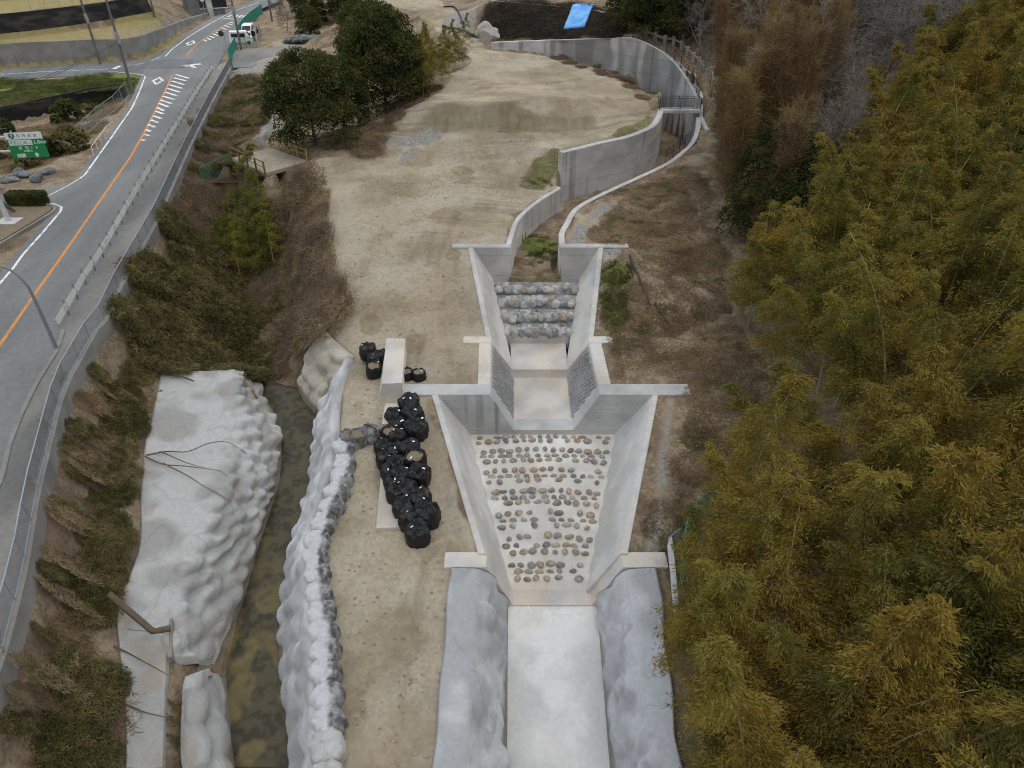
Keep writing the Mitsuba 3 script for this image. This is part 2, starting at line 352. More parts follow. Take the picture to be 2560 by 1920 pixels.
line([(-49.89, 72.56, 2.3), (-47.9, 78.55, 2), (-47.43, 86.12, 2)]); line([(-41.54, 70.06, 2.6), (-43.84, 79.95, 2.6), (-46.09, 90.42, 2.8)])
line([(-41.69, 56.6, 3.9), (-38.89, 57.7, 3.9), (-36.59, 58.84, 3.9), (-37.61, 63.78, 3.9), (-41.51, 76.85, 3.9), (-44.78, 89.08, 3.9), (-47.54, 96.52, 3.9)])
line([(-38.99, 52.03, 3.9), (-37.97, 53.99, 3.9), (-32.99, 49.3, 3.9), (-32.65, 44.46, 3.9), (-32.08, 40.31, 3.9)])
DARK_FOOT = [(-92, 84, 7.3), (-72, 101, 7.1)] + [(-65.17, 109.7, 7), (-63.32, 112.42, 7), (-59.47, 118.67, 7), (-56.86, 126.57, 7)]
dk = np.array(DARK_FOOT); line(dk, 2); d2 = offset_line(dk, 1.5); d2[:, 2] += 2.8; line(d2, 2); d3 = offset_line(dk, 14); d3[:, 2] += 3.3; line(d3, 3)
d4 = offset_line(dk, 15.5); d4[:, 2] += 6.5; line(d4, 3)
pts += [(-60, 160, 6), (-75, 180, 8), (-100, 170, 12), (-120, 120, 14), (-45, 190, 5), (-30, 170, 6), (-25, 200, 9)]
pts += [(-40, 20, 3.9), (-45, 35, 3.9), (-60, 45, 3.5), (-60, 20, 3.9), (-30, 5, 3.9), (-35, -20, 3.9), (-8, -20, -1), (8, -20, -.5), (30, -20, 6), (50, -20, 10)]
for a in np.linspace(0, 2 * np.pi, 24, endpoint=False):
    for r, z in ((300, 26), (900, 70)):
        pts.append((r * math.cos(a), 60 + r * math.sin(a), z * (0.4 + 0.6 * max(0, math.cos(a) * .7 + math.sin(a) * .5 + .3))))

pts = np.array(pts)
height = LinearNDInterpolator(pts[:, :2], pts[:, 2])

def axis(*seg):
    """Grid lines: (from, to, step) runs, with growing steps outside."""
    out = []
    for a, b, s in seg: out.append(np.arange(a, b - 1e-6, s))
    return np.concatenate(out + [[seg[-1][1]]])
gx = np.r_[-880, -600, -400, -300, -220, -170, -140, -120, axis((-105, -70, 2.0), (-70, -31, .5), (-31, 15, .22), (15, 26, .4), (26, 60, 1.2)), 66, 75, 90, 110, 140, 180, 250, 400, 600, 880]
gy = np.r_[-800, -500, -300, -150, -80, -40, -20, -8, axis((0, 8, 1.0), (8, 48, .22), (48, 76, .3), (76, 128, .5), (128, 190, 2.0)), 200, 215, 240, 280, 340, 440, 600, 900]
GX, GY = np.meshgrid(gx, gy, indexing='ij')
GZm = height(GX, GY)
near = (np.abs(GX + 3) < 28) & (GY > 4) & (GY < 110)
P3 = np.stack([GX, GY, GX * 0], -1)
GZm = np.where(np.isnan(GZm), 0, GZm)
GZm = GZm + (fb(P3, .9, 4, 3) - .5) * .16 * near + (fb(P3, .15, 3, 8) - .5) * np.where(GX > 14, 1.0, 0.1)

def inside(poly, X, Y):
    p = sg.Polygon([q[:2] for q in poly]); shapely.prepare(p)
    return shapely.contains_xy(p, X, Y)
def dist_to(lineq, X, Y):
    l = sg.LineString([q[:2] for q in lineq])
    return shapely.distance(l, shapely.points(X, Y))

def trough(keys, side_pad):
    L = [(LEFT[k][1] - side_pad, LEFT[k][0]) for k in keys]
    R = [(RIGHT[k][1] + side_pad, RIGHT[k][0]) for k in keys]
    return L + R[::-1]
# the cut for the channel: ground lowered beneath the structures, inside their walls
CUTS = [(trough(['near0', 'near1'], .35), -4.0), ([(-1.6, 20.5), (5.2, 20.5), (5.2, 21.4), (-1.6, 21.4)], -3.6),
        (trough(['apron0', 'apron1'], .0), -3.6), ([(-1.35, 31.7), (5.0, 31.7), (5.0, 37.9), (-1.35, 37.9)], -2.6),
        (trough(['upper0', 'upper1'], .0), -1.8)]
UP_BED = [(-.3, 45.4)] + [p[:2] for p in offset_line(np.array(CURVE_L), .2)] + [p[:2] for p in offset_line(np.array(TALL), .25)] + [(15.2, 76), (12.6, 80.5), (14.2, 83.0)] + [p[:2] for p in offset_line(np.array(FAR_TOP), -.28)[5::-1]] + [p[:2] for p in offset_line(np.array(CURVE_R), -.22)[::-1]] + [(3.5, 45.4)]
for poly, z in CUTS:
    GZm[inside(poly, GX, GY)] = z
def below_wall(outer, drop=.10, reach=.75):
    """Ground kept below the top of a wall beside it."""
    q = resample(np.array(outer, float), .3)
    from scipy.spatial import cKDTree
    d, i = cKDTree(q[:, :2]).query(np.stack([GX.ravel(), GY.ravel()], 1), distance_upper_bound=reach)
    k = np.isfinite(d); f = GZm.ravel(); f[k] = np.minimum(f[k], q[i[k], 2] - drop)
    GZm[:] = f.reshape(GZm.shape)
for side, sg_ in ((LEFT, -1), (RIGHT, 1)):
    for a, b, t in (('apron0', 'apron1', .33), ('upper0', 'upper1', .34), ('block0', 'block1', .7)):
        below_wall([(side[a][1] + sg_ * t, side[a][0], side[a][2]), (side[b][1] + sg_ * t, side[b][0], side[b][2])], reach=1.0)
below_wall([(-6.2, 32.3, 1.02), (9.9, 32.3, 1.02)], .06, 1.0); below_wall([(-4.1, 45.8, 3.6), (8, 45.8, 3.6)], .06); below_wall([(-3, 37.5, 1.08), (6.2, 37.5, 1.08)], .06)
below_wall([(-2.9, 21, -.08), (6.7, 21, -.08)], .1); below_wall(offset_line(np.array(CURVE_R), -.4), .08); below_wall(offset_line(np.array(CURVE_L), .36), .08); below_wall(offset_line(np.array(TALL), .5), .06)
fb_in = offset_line(np.array(FAR_TOP), .5); fb_in[:, 2] = [2.3, 2.3, 2.3, 2.3, 2.6, 6.0, 6.9, 7.0, 7.15, 7.35, 7.5]
upb = inside(UP_BED, GX, GY)
BEDZ = lambda x, y: np.interp(y, [45, 50, 60, 72, 80], [1.3, 1.45, 1.75, 2.05, 2.3])
below_wall(fb_in[5:], -.02, .55)
GZm[upb] = BEDZ(GX, GY)[upb] + ((fb(P3, 1.2, 3, 2) - .5) * .25)[upb]

STRIP = [(-6.67, 29.61, 0.62), (-5.54, 29.61, 0.62), (-5.01, 22.58, 0.32), (-6.11, 22.5, 0.32)]
k_ = inside(STRIP, GX, GY); GZm[k_] = np.minimum(GZm[k_], .05)
below_wall([(-3.0, 4, -.5), (-2.65, 20.6, -.05)], .2, 1.2); below_wall([(6.0, 4, -.5), (6.3, 20.6, -.05)], .2, 1.2)
# what grows or lies where: u = dry growth, v = from grey gravel (0) over bare earth (.5) to green (1)
SITE = [p[:2] for p in DIRT_W[::-1]] + [(-16.64, 61.3, 4.4), (-13.77, 60.99, 4.5), (-10.21, 61.24, 4.7), (-11.33, 65.3, 5.3), (-10.99, 67.55, 5.5), (-10.38, 69.64, 5.7), (-7.85, 71.66, 6.9), (-6.11, 82.95, 7.2), (-4.05, 88.36, 7.5), (-9.58, 104.41, 8.6), (-13.19, 113.04, 9.7), (-23.69, 118.74, 10.2), (-12.23, 120.46, 10), (-7.81, 110.86, 9.4), (-5.4, 100.32, 8.4), (-3.19, 95.14, 7.5), (5.21, 92.17, 7.2), (9.23, 87.61, 7.1), (11.8, 82.57, 6.9), (13.22, 76.57, 6.5), (13.52, 72.17, 6)]
SITE = [q[:2] for q in SITE] + [(14, 71.5), (4.4, 59.5), (1.6, 54.6), (-1.0, 50), (-1.0, 46), (-3.1, 45.6), (-1.5, 38), (-1.5, 32), (-5, 31.8), (-1.6, 21), (-1.8, 4), (-9.5, 4)] + [q[:2] for q in BAG_EDGE[::-1]]
sp = sg.Polygon(SITE).buffer(0)
sd = shapely.distance(sp, shapely.points(GX, GY)) - shapely.distance(sp.boundary, shapely.points(GX, GY)) * shapely.contains_xy(sp, GX, GY)
edge_n = (fb(P3, .5, 4, 21) - .5) * 2.4
U = np.clip((sd + edge_n * .8 + .1) / .8, 0, 1)
V = np.full_like(U, .5)
def blot(u, v, line_pts, width, soft=.6):
    """A patch within width of a line: growth u, ground v (None leaves it)."""
    d = dist_to(line_pts, GX, GY) if len(line_pts) > 1 else np.hypot(GX - line_pts[0][0], GY - line_pts[0][1])
    k = np.clip((width - d + edge_n * .5 * min(1, width)) / soft, 0, 1)
    global U, V
    if u is not None: U = U * (1 - k) + u * k
    if v is not None: V = V * (1 - k) + v * k
# grey gravel beside the walls
blot(.05, .12, [(8.7, 31.5), (6.2, 21.5)], .62, 1.0); blot(0, .12, [(-4.9, 31), (-2.2, 22)], .35)
blot(0, .12, [(-3.3, 45), (-1.9, 38.4)], .4, 1.2); blot(.1, .1, [(6.9, 45.5), (5.6, 39)], .7); blot(.1, .12, [(4.6, 47), (5.4, 50.2), (7.2, 53)], .9)
blot(0, .1, [(-9.86, 64.98, 4.9), (-7.41, 65.54, 4.9)], 1.6); blot(0, .15, [(-8.82, 63.19, 4.9), (-9.51, 60.6, 4.9)], .7); blot(0, .0, [(-7.24, 101.7, 9), (-6.79, 109.55, 9)], 2.5)
blot(0, .1, [(-36.31, 102.11, 3.9), (-35.63, 108.29, 3.9), (-33.92, 111.63, 3.9)], 4.5); blot(0, .1, [(-25.03, 73.91, 3.3), (-27.82, 81.03, 3.3), (-28.87, 89.41, 3.3)], 2.2); blot(.1, .3, [(-33.72, 121.83, 4.2), (-28.27, 123.47, 4.2)], 4)
blot(.25, .1, [(-48.5, 76.83, 2), (-47.15, 82.19, 2)], 3.2)
blot(0, .5, [(-3.66, 87.84, 7.5), (-6.14, 83.42, 7.2), (-9.68, 78.26, 6.8), (-12.14, 76.61, 6.4), (-13.17, 75.02, 6.1), (-13.03, 71.25, 5.8), (-11.88, 68.33, 5.5), (-10.43, 67.06, 5.3)], .55)
# green
blot(1, 1, [(-59.45, 88.64, 4), (-55.21, 91, 4), (-51.41, 96.04, 4)], 5.2); blot(1, .9, [(1.92, 50.73, 1.45)], 1.8); blot(1, .75, [(1.68, 57.67, 4.3), (3.11, 60.01, 4.3)], 1.5)
blot(.8, .75, [(10.21, 65.79, 5.9), (13, 68.88, 5.9)], .8); blot(.9, .85, [(6.95, 43.49, 3), (6.55, 38.94, 3)], 1.1); blot(1, .95, [(-12.26, 42.64, 2.4), (-11.55, 40.68, 2.4)], .7)
blot(1, .6, [(4.17, 93.88, 7.2), (10.22, 86.86, 7), (12.86, 79.3, 6.8), (14.36, 72.78, 6.2)], .9)
blot(1, .30, [(-66, 106), (-56, 112), (-54, 125)], 5); blot(1, .3, offset_line(d2, 6), 5.5)
blot(.3, .5, [(4.72, 52.2, 4.2), (6.21, 49.44, 4.2)], .9)
GM = grid_mesh(np.stack([GX, GY, GZm], -1))
SPOTS = [(p_[0], p_[1], r_) for p_, r_ in zip([(-6.11, 37.07, 1.2), (-8.84, 38.63, 1.8), (-4.86, 50.66, 4), (-8.05, 61.55, 4.6), (-4.12, 59.17, 4.3), (-3.99, 44.88, 3.2)], (1.1, .8, 1.3, 1.6, 1.2, .6))]
def ground_fn(p, n, uv):
    u, v = uv.x, uv.y
    a, b, c = FBM(p.x * .35, p.y * .35, 1, 3), FBM(p.x * 1.6, p.y * 1.6, p.z * 1.6 + 5, 3), FBM(p.x * 8, p.y * 8, p.z * 8, 2)
    earth = MIX(mi.Color3f(.275, .235, .172), mi.Color3f(.39, .345, .268), SS(.32, .66, a * .6 + b * .4))
    earth = MIX(earth, mi.Color3f(.29, .20, .125), SS(.55, .75, FBM(p.x * .22 + 9, p.y * .3, 2, 3)) * .25)
    rad = dr.sqrt(dr.square(p.x + 2) + dr.square(p.y - 92)); ang = (p.x + 2) / dr.maximum(rad, 1)
    trk = SS(.52, .7, N(rad * 3.4, ang * 2.2, 7)) * SS(.45, .65, FBM(p.x * .16, p.y * .16, 33, 2)) * SS(44, 52, p.y)
    earth = earth * (1 - .20 * trk) * (.78 + .44 * c)
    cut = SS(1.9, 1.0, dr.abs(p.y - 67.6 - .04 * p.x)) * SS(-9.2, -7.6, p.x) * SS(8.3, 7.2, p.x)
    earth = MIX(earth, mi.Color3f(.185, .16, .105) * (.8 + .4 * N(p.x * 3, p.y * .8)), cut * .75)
    d1, d2_, r = VOR(p.x * 5.5, p.y * 5.5)
    stone = (1 - SS(.07, .2, d1)) * SS(.72, .8, r)
    earth = MIX(earth, mi.Color3f(.36, .33, .275) * (.5 + .6 * FBM(p.x * 2, p.y * 2, 5, 2)), stone * .6)
    damp = SS(.60, .70, FBM(p.x * .42 + 71, p.y * .42 + 3, 8, 4))
    earth = MIX(earth, earth * mi.Color3f(.62, .57, .45), damp * .32)
    xr = -5.4 + 1.1 * dr.sin(p.y * .13); xq = -3.9 + .9 * dr.sin(p.y * .09 + 1)
    def wheel(x0): return dr.exp(-dr.square((dr.abs(p.x - x0) - .95) / .2))
    wt = (wheel(xr) + .8 * wheel(xq)) * SS(.4, .6, N(p.x * .3, p.y * .15, 40)) * SS(54, 48, p.y)
    earth = earth * (1 - .13 * wt * (.5 + N(p.x * 3, p.y * 9, 2)))
    spot = mi.Float(0.0)
    for sx, sy, sr in SPOTS: spot = dr.maximum(spot, 1 - dr.sqrt(dr.square(p.x - sx) + dr.square((p.y - sy) * .8)) / sr)
    earth = MIX(earth, earth * mi.Color3f(.50, .44, .32), SS(.0, .30, spot + (b - .5) * .9) * SS(-.1, .1, spot) * .5)
    g1, g2_, gr = VOR(p.x * 9, p.y * 9)
    gravel = mi.Color3f(.27, .262, .24) * (.62 + .6 * gr) * (.85 + .3 * c)
    dry = MIX(mi.Color3f(.16, .125, .09), mi.Color3f(.31, .245, .17), SS(.3, .7, b * .5 + c * .5))
    dry = MIX(dry, mi.Color3f(.13, .09, .068), SS(.5, .7, FBM(p.x * .5, p.y * .5 + 40, 3, 3)) * .7)
    straw = MIX(mi.Color3f(.20, .17, .08), mi.Color3f(.31, .26, .125), b)
    green = MIX(mi.Color3f(.075, .10, .025), mi.Color3f(.18, .21, .055), SS(.3, .7, b * .5 + c * .5))
    dry = MIX(dry, straw, SS(.20, .26, v) * (1 - SS(.34, .42, v)) * SS(.9, .98, u))
    low = MIX(gravel, earth, SS(.12, .45, v + (b - .5) * .3))
    high = MIX(dry, green, SS(.52, .95, v + (b - .5) * .35))
    mixer = SS(.30, .70, u + (b - .5) * .7 + (c - .5) * .35)
    return MIX(low, high, mixer)
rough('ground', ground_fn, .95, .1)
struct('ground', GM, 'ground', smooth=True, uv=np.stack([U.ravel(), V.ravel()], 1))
ground_at = lambda x, y: np.interp(0, [0], [0]) + height(x, y)

# ---------------------------------------------------------------- the concrete spillway
def between(side, a, b, y):
    t = (y - side[a][0]) / (side[b][0] - side[a][0])
    return [side[a][i] + (side[b][i] - side[a][i]) * t for i in range(5)]

def batter_wall(name, side, a, b, thick, sgn, mat, label, y0=None, y1=None, n=8):
    """A side wall with a level top, an inner face leaning back from its foot and a plain outer face."""
    secs = []
    for y in np.linspace(y0 if y0 else side[a][0], y1 if y1 else side[b][0], n):
        _, xt, zt, xf, zf = between(side, a, b, y)
        xo = xt - sgn * thick
        ch = .035
        secs.append([(xo, y, zt - ch), (xo + sgn * ch, y, zt), (xt - sgn * ch, y, zt), (xt, y, zt - ch), (xf, y, zf), (xf, y, zf - .8), (xo, y, zf - .8)])
    return obj(name, loft(secs), mat, label=label, cat='wall')

def cross_wall(name, y0, y1, z_top, xl, xr, tl, tr, fl, fr, z_notch, z_base, mat, label, cat_='wall'):
    """A wall across the channel with a notch for the water."""
    poly = [(xl, z_base), (xl, z_top), (tl, z_top), (fl, z_notch), (fr, z_notch), (tr, z_top), (xr, z_top), (xr, z_base)]
    return obj(name, slab_y(poly, y0, y1), mat, label=label, cat=cat_)

# lower sill
cross_wall('sill_wall', Y_SILL, 21.45, -.08, -2.95, 6.75, -1.12, 4.78, .05, 3.62, -2.62, -3.9, 'concrete_clean', 'lowest pale cross wall of the spillway, at the end of the cobbled apron')
# floors
def floor_slab(name, xl0, xr0, y0, z0, xl1, xr1, y1, z1, mat):
    g = loft([[(xl0, y0, z0), (xr0, y0, z0), (xr0, y0, z0 - .3), (xl0, y0, z0 - .3)], [(xl1, y1, z1), (xr1, y1, z1), (xr1, y1, z1 - .3), (xl1, y1, z1 - .3)]])
    return struct(name, g, mat)
floor_slab('channel_floor', -.5, 3.7, 4, -3.66, -.4, 4.1, Y_SILL - .004, -2.7, 'concrete_new_floor')
floor_slab('channel_floor', 0.0, 3.56, Y_SUB + 1.0, -1.5, 0.0, 3.56, Y_MID, -1.5, 'concrete_floor')
floor_slab('channel_floor', -.05, 3.52, Y_MID + .75, -.9, -.1, 3.55, Y_STEP, -.9, 'concrete_floor')
# apron walls, sub dam, block walls, upper walls, dam
batter_wall('apron_wall', LEFT, 'apron0', 'apron1', .33, 1, 'concrete_wall', 'sloping side wall of the cobbled apron, beside the black bulk bags', y1=Y_SUB - .004)
batter_wall('apron_wall', RIGHT, 'apron0', 'apron1', .33, -1, 'concrete_wall', 'sloping side wall of the cobbled apron, on the side of the bamboo wood', y1=Y_SUB - .004)
cross_wall('sub_dam', Y_SUB, Y_SUB + 1.02, 1.02, -6.25, 9.9, -1.2, 4.85, .08, 3.5, -1.48, -3.2, 'concrete_grey', 'wide grey cross wall with a notch above the cobbled apron', 'dam')
cross_wall('step_wall', Y_MID, Y_MID + .75, 1.08, -3.0, 6.2, -1.29, 4.75, 0.0, 3.5, -.9, -2.6, 'concrete_clean', 'short pale cross wall between the stone-patterned walls and the boulder steps')
for side, sgn, lab in ((LEFT, 1, 'stone-patterned side wall with a broad white top, beside the bare earth terrace'), (RIGHT, -1, 'stone-patterned side wall with a broad white top, on the side of the brown slope')):
    y0, y1 = Y_SUB + 1.025, Y_MID - .004
    w = batter_wall('block_wall', side, 'block0', 'block1', .74, sgn, 'concrete_clean', lab, y0, y1)
    rows, per = 9, 13
    r2 = np.random.default_rng(5 if sgn > 0 else 6)
    for r in range(rows):
        for c in range(per):
            ya = y0 + (y1 - y0) * (c + .5 * (r % 2)) / (per + .5); yb = ya + (y1 - y0) / (per + .5) - .05
            ta, tb = .04 + .955 * r / rows, .04 + .955 * (r + 1) / rows - .018
            q = []
            for y, t in ((ya, ta), (yb, ta), (yb, tb), (ya, tb)):
                _, xt, zt, xf, zf = between(side, 'block0', 'block1', y)
                q.append((xt + (xf - xt) * t, y, zt + (zf - zt) * t))
            q = np.array(q); nrm = np.array([sgn * .89, 0, .45]); m_ = q.mean(0)
            out = q * .80 + m_ * .20 + nrm * (.055 + .045 * r2.random()); out += (r2.random((4, 3)) - .5) * .03
            obj('stone_panel', loft([q - nrm * .02, out]), 'concrete_block', w)
batter_wall('upper_wall', LEFT, 'upper0', 'upper1', .34, 1, 'concrete_wall', 'leaning side wall of the boulder steps, below the bare earth ramp', Y_MID + .754, Y_DAM - .004)
batter_wall('upper_wall', RIGHT, 'upper0', 'upper1', .34, -1, 'concrete_wall', 'leaning side wall of the boulder steps, beside the grassy brown slope', Y_MID + .754, Y_DAM - .004)
poly = [(-4.15, -1.2), (-4.15, 3.62), (-.08, 3.62), (-.08, 1.25), (3.3, 1.25), (3.3, 3.62), (8.05, 3.62), (8.05, -1.2)]
poly[-1:] = [(8.05, 2.3), (7.3, 1.2), (6.6, -1.2)]
obj('upper_dam', slab_y(poly, Y_DAM, Y_DAM + .62), 'concrete_face', label='upper dam with streaked faces and an upright slot above the boulder steps', cat='dam')

# guide wall: two blocks in line beside the bulk bags
def block(name, p, mat, label, parent=None):
    """Top corners (outer back, inner back, inner front, outer front), each with the drop and lean of its outer face."""
    ob, ib, i_f, of = [np.array(q, float) for q in p]
    def sec(o, i): return [o, i, (i[0], i[1], -1.5), (o[0] - .28 * (o[2] + 1.5), o[1], -1.5)]
    return obj(name, loft([sec(ob, ib), sec(of, i_f)]), mat, label=label, cat='wall')
block('guide_wall', [(-7.45, 36.14, 2), (-6.32, 36.14, 2), (-5.98, 31.67, 1.9), (-7.05, 31.58, 1.9)], 'concrete_clean', 'taller pale concrete guide wall block behind the black bulk bags')
block('guide_wall', [(-6.88, 30.99, 1), (-5.81, 31.07, 1), (-5.88, 29.38, 0.95), (-6.78, 29.27, 0.95)], 'concrete_clean', 'lower pale concrete guide wall block next to the row of bulk bags')
block('guide_wall', [(-6.67, 29.61, 0.62), (-5.54, 29.61, 0.62), (-5.01, 22.58, 0.32), (-6.11, 22.5, 0.32)], 'concrete_floor', 'flat pale concrete strip in the earth along the row of bulk bags')

# upstream: curved walls, tall wall, far wall, bridge
def swept_wall(line_in, thick, z_bot, sgn, n=24):
    """A wall of even thickness along its inner top edge; sgn +1 thickens to the left of its direction."""
    p = smooth_line(line_in, n)
    q = offset_line(p, sgn * thick)
    secs = []
    for a, b in zip(p, q):
        zb = z_bot(a) if callable(z_bot) else z_bot
        d = (b - a) / thick * .03
        secs.append([tuple(a - [0, 0, .03]), tuple(a + d), tuple(b - d), tuple(b - [0, 0, .03]), (b[0], b[1], zb), (a[0], a[1], zb)])
    return loft(secs)
cl = [(-.08, Y_DAM + .62, 3.6)] + [p for p in CURVE_L if p[1] > 47] + [(4.05, 57.6, 3.6)]
obj('curved_wall', swept_wall(cl, .36, 0, 1), 'concrete_wall', label='low curved channel wall between the upper dam and the tall wall', cat='wall')
obj('curved_wall', swept_wall([(3.3, Y_DAM + .62, 3.6)] + [p for p in CURVE_R if p[1] > 47], .42, 0, -1, 34), 'concrete_wall', label='long thin curved channel wall along the brown slope to the footbridge', cat='wall')
tl = list(TALL)
obj('tall_wall', swept_wall(tl, .55, lambda p: 0, 1), 'concrete_tall', label='tall curved wall with dark drip streaks, holding up the earth platform', cat='wall')
obj('far_wall', swept_wall(FAR_TOP, .5, lambda p: 1.5 if p[0] > 14 else 5, -1, 40), 'concrete_tall', label='long white curved retaining wall behind the earth platform, with a dark railing', cat='wall')

# boulder steps: four treads of concrete with stones set in them
TIERS = 4
secs = []
def up_x(t):
    """Half section of the upper basin's floor between its walls at fraction t from the toe."""
    return (LEFT['upper0'][3] + (LEFT['upper1'][3] - LEFT['upper0'][3]) * t, RIGHT['upper0'][3] + (RIGHT['upper1'][3] - RIGHT['upper0'][3]) * t)
steps_core = []
for k in range(TIERS):
    ya, yb = Y_STEP + 5.2 * k / TIERS, Y_STEP + 5.2 * (k + 1) / TIERS
    z = -.32 + 1.5 * (k + .62) / TIERS
    xl, xr = up_x((ya - 37.9) / 7.6 + .06)
    steps_core.append(box((xl - .35 - .02 * k, ya + .004 * k, -1.4), (xr + .35 + .02 * k, yb, z)))
st = obj('boulder_steps', cat(steps_core), 'concrete_block', label='stair of grey boulders set in mortar below the upper dam slot', cat='steps')
obj('toe_face', box((-.35, Y_STEP - .03, -1.3), (3.75, Y_STEP + .2, -.36)), 'concrete_face', st)

def stone_mesh(r, size, sub=1, flat=.75, jag=.22):
    """A rounded or angular stone of 12 to 80 triangles."""
    m = trimesh.creation.icosphere(subdivisions=sub)
    v = m.vertices.copy()
    v *= 1 + (meshkit.noise(v * 1.3 + r.random(3) * 50) - .5)[:, None] * 2 * jag
    for _ in range(5 if jag > .2 else 1):
        d = r.normal(size=3); d /= np.linalg.norm(d); h = .55 + .25 * r.random()
        k = v @ d; v -= np.maximum(k - h, 0)[:, None] * d
    v *= np.array([1, .85, flat]) * (.9 + .2 * r.random(3))
    a = r.random() * 6.28; c, s = math.cos(a), math.sin(a)
    v = v @ np.array([[c, -s, 0], [s, c, 0], [0, 0, 1]]).T
    return M(v * np.asarray(size), m.faces)
def rock(name, a, b, sp=2.2):
    def fn(p, n, uv):
        k = CR(p.x * 1.9, p.y * 1.9, p.z * .9)
        c = MIX(mi.Color3f(*a), mi.Color3f(*b), SS(.35, .65, FBM(p.x * 3, p.y * 3, p.z * 3, 3)))
        return c * (.75 + .5 * FBM(p.x * 14, p.y * 14, p.z * 14, 2))
    rough(name, fn, .85, .25)
rock('rock_grey', (.17, .185, .195), (.30, .31, .315)); rock('rock_dark', (.10, .115, .12), (.20, .215, .22))
rock('cobble_dark', (.17, .165, .155), (.27, .26, .245)); rock('cobble_grey', (.20, .20, .19), (.33, .325, .31)); rock('cobble_tan', (.26, .225, .175), (.38, .335, .27)); rock('rock_light', (.33, .33, .32), (.46, .45, .43)); rock('rock_tan', (.25, .20, .14), (.40, .32, .24)); rock('rock_rust', (.22, .13, .07), (.34, .22, .13))
ROCKS = ['rock_grey'] * 8 + ['rock_dark'] * 2 + ['rock_light'] * 9 + ['cobble_grey'] * 6 + ['rock_tan'] * 2 + ['cobble_tan'] * 2
rs = np.random.default_rng(3)
for k in range(TIERS):
    ya, z = Y_STEP + 5.2 * k / TIERS, -.32 + 1.5 * (k + .62) / TIERS
    xl, xr = up_x((ya - 37.9) / 7.6 + .05)
    for row, (dy, sx, h, n) in enumerate(((.12, .30, .46, 10), (.50, .22, .17, 12), (.88, .23, .17, 12))):
        w = (xr - xl) / n
        cx_ = xl + w * .5
        for i in range(n):
            if row and rs.random() < .03: continue
            s = w * (.46 + .12 * rs.random())
            if row == 0: m = stone_mesh(rs, (s * 1.35, .34, .37), 1, .95, .26)
            else: m = stone_mesh(rs, (s * (1.2 + .4 * rs.random()), .29 + .08 * rs.random(), .24), 1, .8, .22)
            m.apply_translation((xl + w * (i + .5) + (rs.random() - .5) * .12, ya + dy + (rs.random() - .5) * .12, z - .10 + (.03 if row else .0)))
            obj('boulder', m, ROCKS[rs.integers(len(ROCKS))], st)

# cobbled apron: a rippled mortar bed with rounded stones in rows
def ap_x(y, t=0):
    f = (y - 21.3) / 10.5
    return .02 + (-2.42 - .02) * f, 3.4 + (5.9 - 3.4) * f
def ap_z(y): return -2.58 + (-1.72 + 2.58) * (y - 21.3) / 10.5 + .11 * math.sin((y - 21.6) / 1.5 * 2 * math.pi)
ys = np.linspace(21.44, Y_SUB + .02, 90); us = np.linspace(-.08, 1.08, 40)
g = np.array([[(ap_x(y)[0] + (ap_x(y)[1] - ap_x(y)[0]) * u, y, ap_z(y)) for u in us] for y in ys])
g[..., 2] += (fb(g, .9, 3, 4) - .5) * .07
ap = obj('stone_apron', grid_mesh(g), 'mortar', smooth=True, label='pale mortar apron with rows of rounded river cobbles between converging walls', cat='apron')
rows_y = []
y = 21.95
while y < 31.5:
    rows_y += [y, y + .47, y + .94]; y += 1.5
rows_y = [y for y in rows_y if y < 31.55]
for ri, y0 in enumerate(rows_y):
    xl, xr = ap_x(y0)
    n = int((xr - xl - .2) / .49)
    bow = .22 * (1 if y0 > 24 else .4)
    for i in range(n):
        if rs.random() < .07: continue
        u = (i + .5 * (1 + (ri % 2) * .6) + (rs.random() - .5) * .28) / (n + .3)
        x = xl + .1 + (xr - xl - .2) * u
        yy = y0 + (rs.random() - .5) * .09 + bow * (1 - (2 * u - 1) ** 2) - .1
        if yy > 31.6: continue
        s = .15 + .045 * rs.random()
        m = stone_mesh(rs, (s * (.9 + .5 * rs.random()), s * (.9 + .35 * rs.random()), s * .85), 2, .85, .12)
        m.apply_translation((x, yy, ap_z(yy) + .035))
        obj('cobble', m, ['cobble_dark', 'cobble_grey', 'rock_tan', 'cobble_grey', 'cobble_dark', 'cobble_dark', 'cobble_tan', 'cobble_tan'][rs.integers(8)], ap, smooth=True)

# ---------------------------------------------------------------- sprayed concrete banks over stacked bags, the creek
def index_lines(lines, nu):
    """Lines of equally many points, each run through by its point number."""
    out = []
    for l in lines:
        l = np.asarray(l, float); t = np.linspace(0, len(l) - 1, nu)
        s = np.stack([np.interp(t, np.arange(len(l)), l[:, i]) for i in range(3)], 1)
        k = np.ones(9) / 9
        out.append(np.stack([np.convolve(np.pad(s[:, i], 4, mode='reflect', reflect_type='odd'), k, 'valid') for i in range(3)], 1))
    return np.array(out)

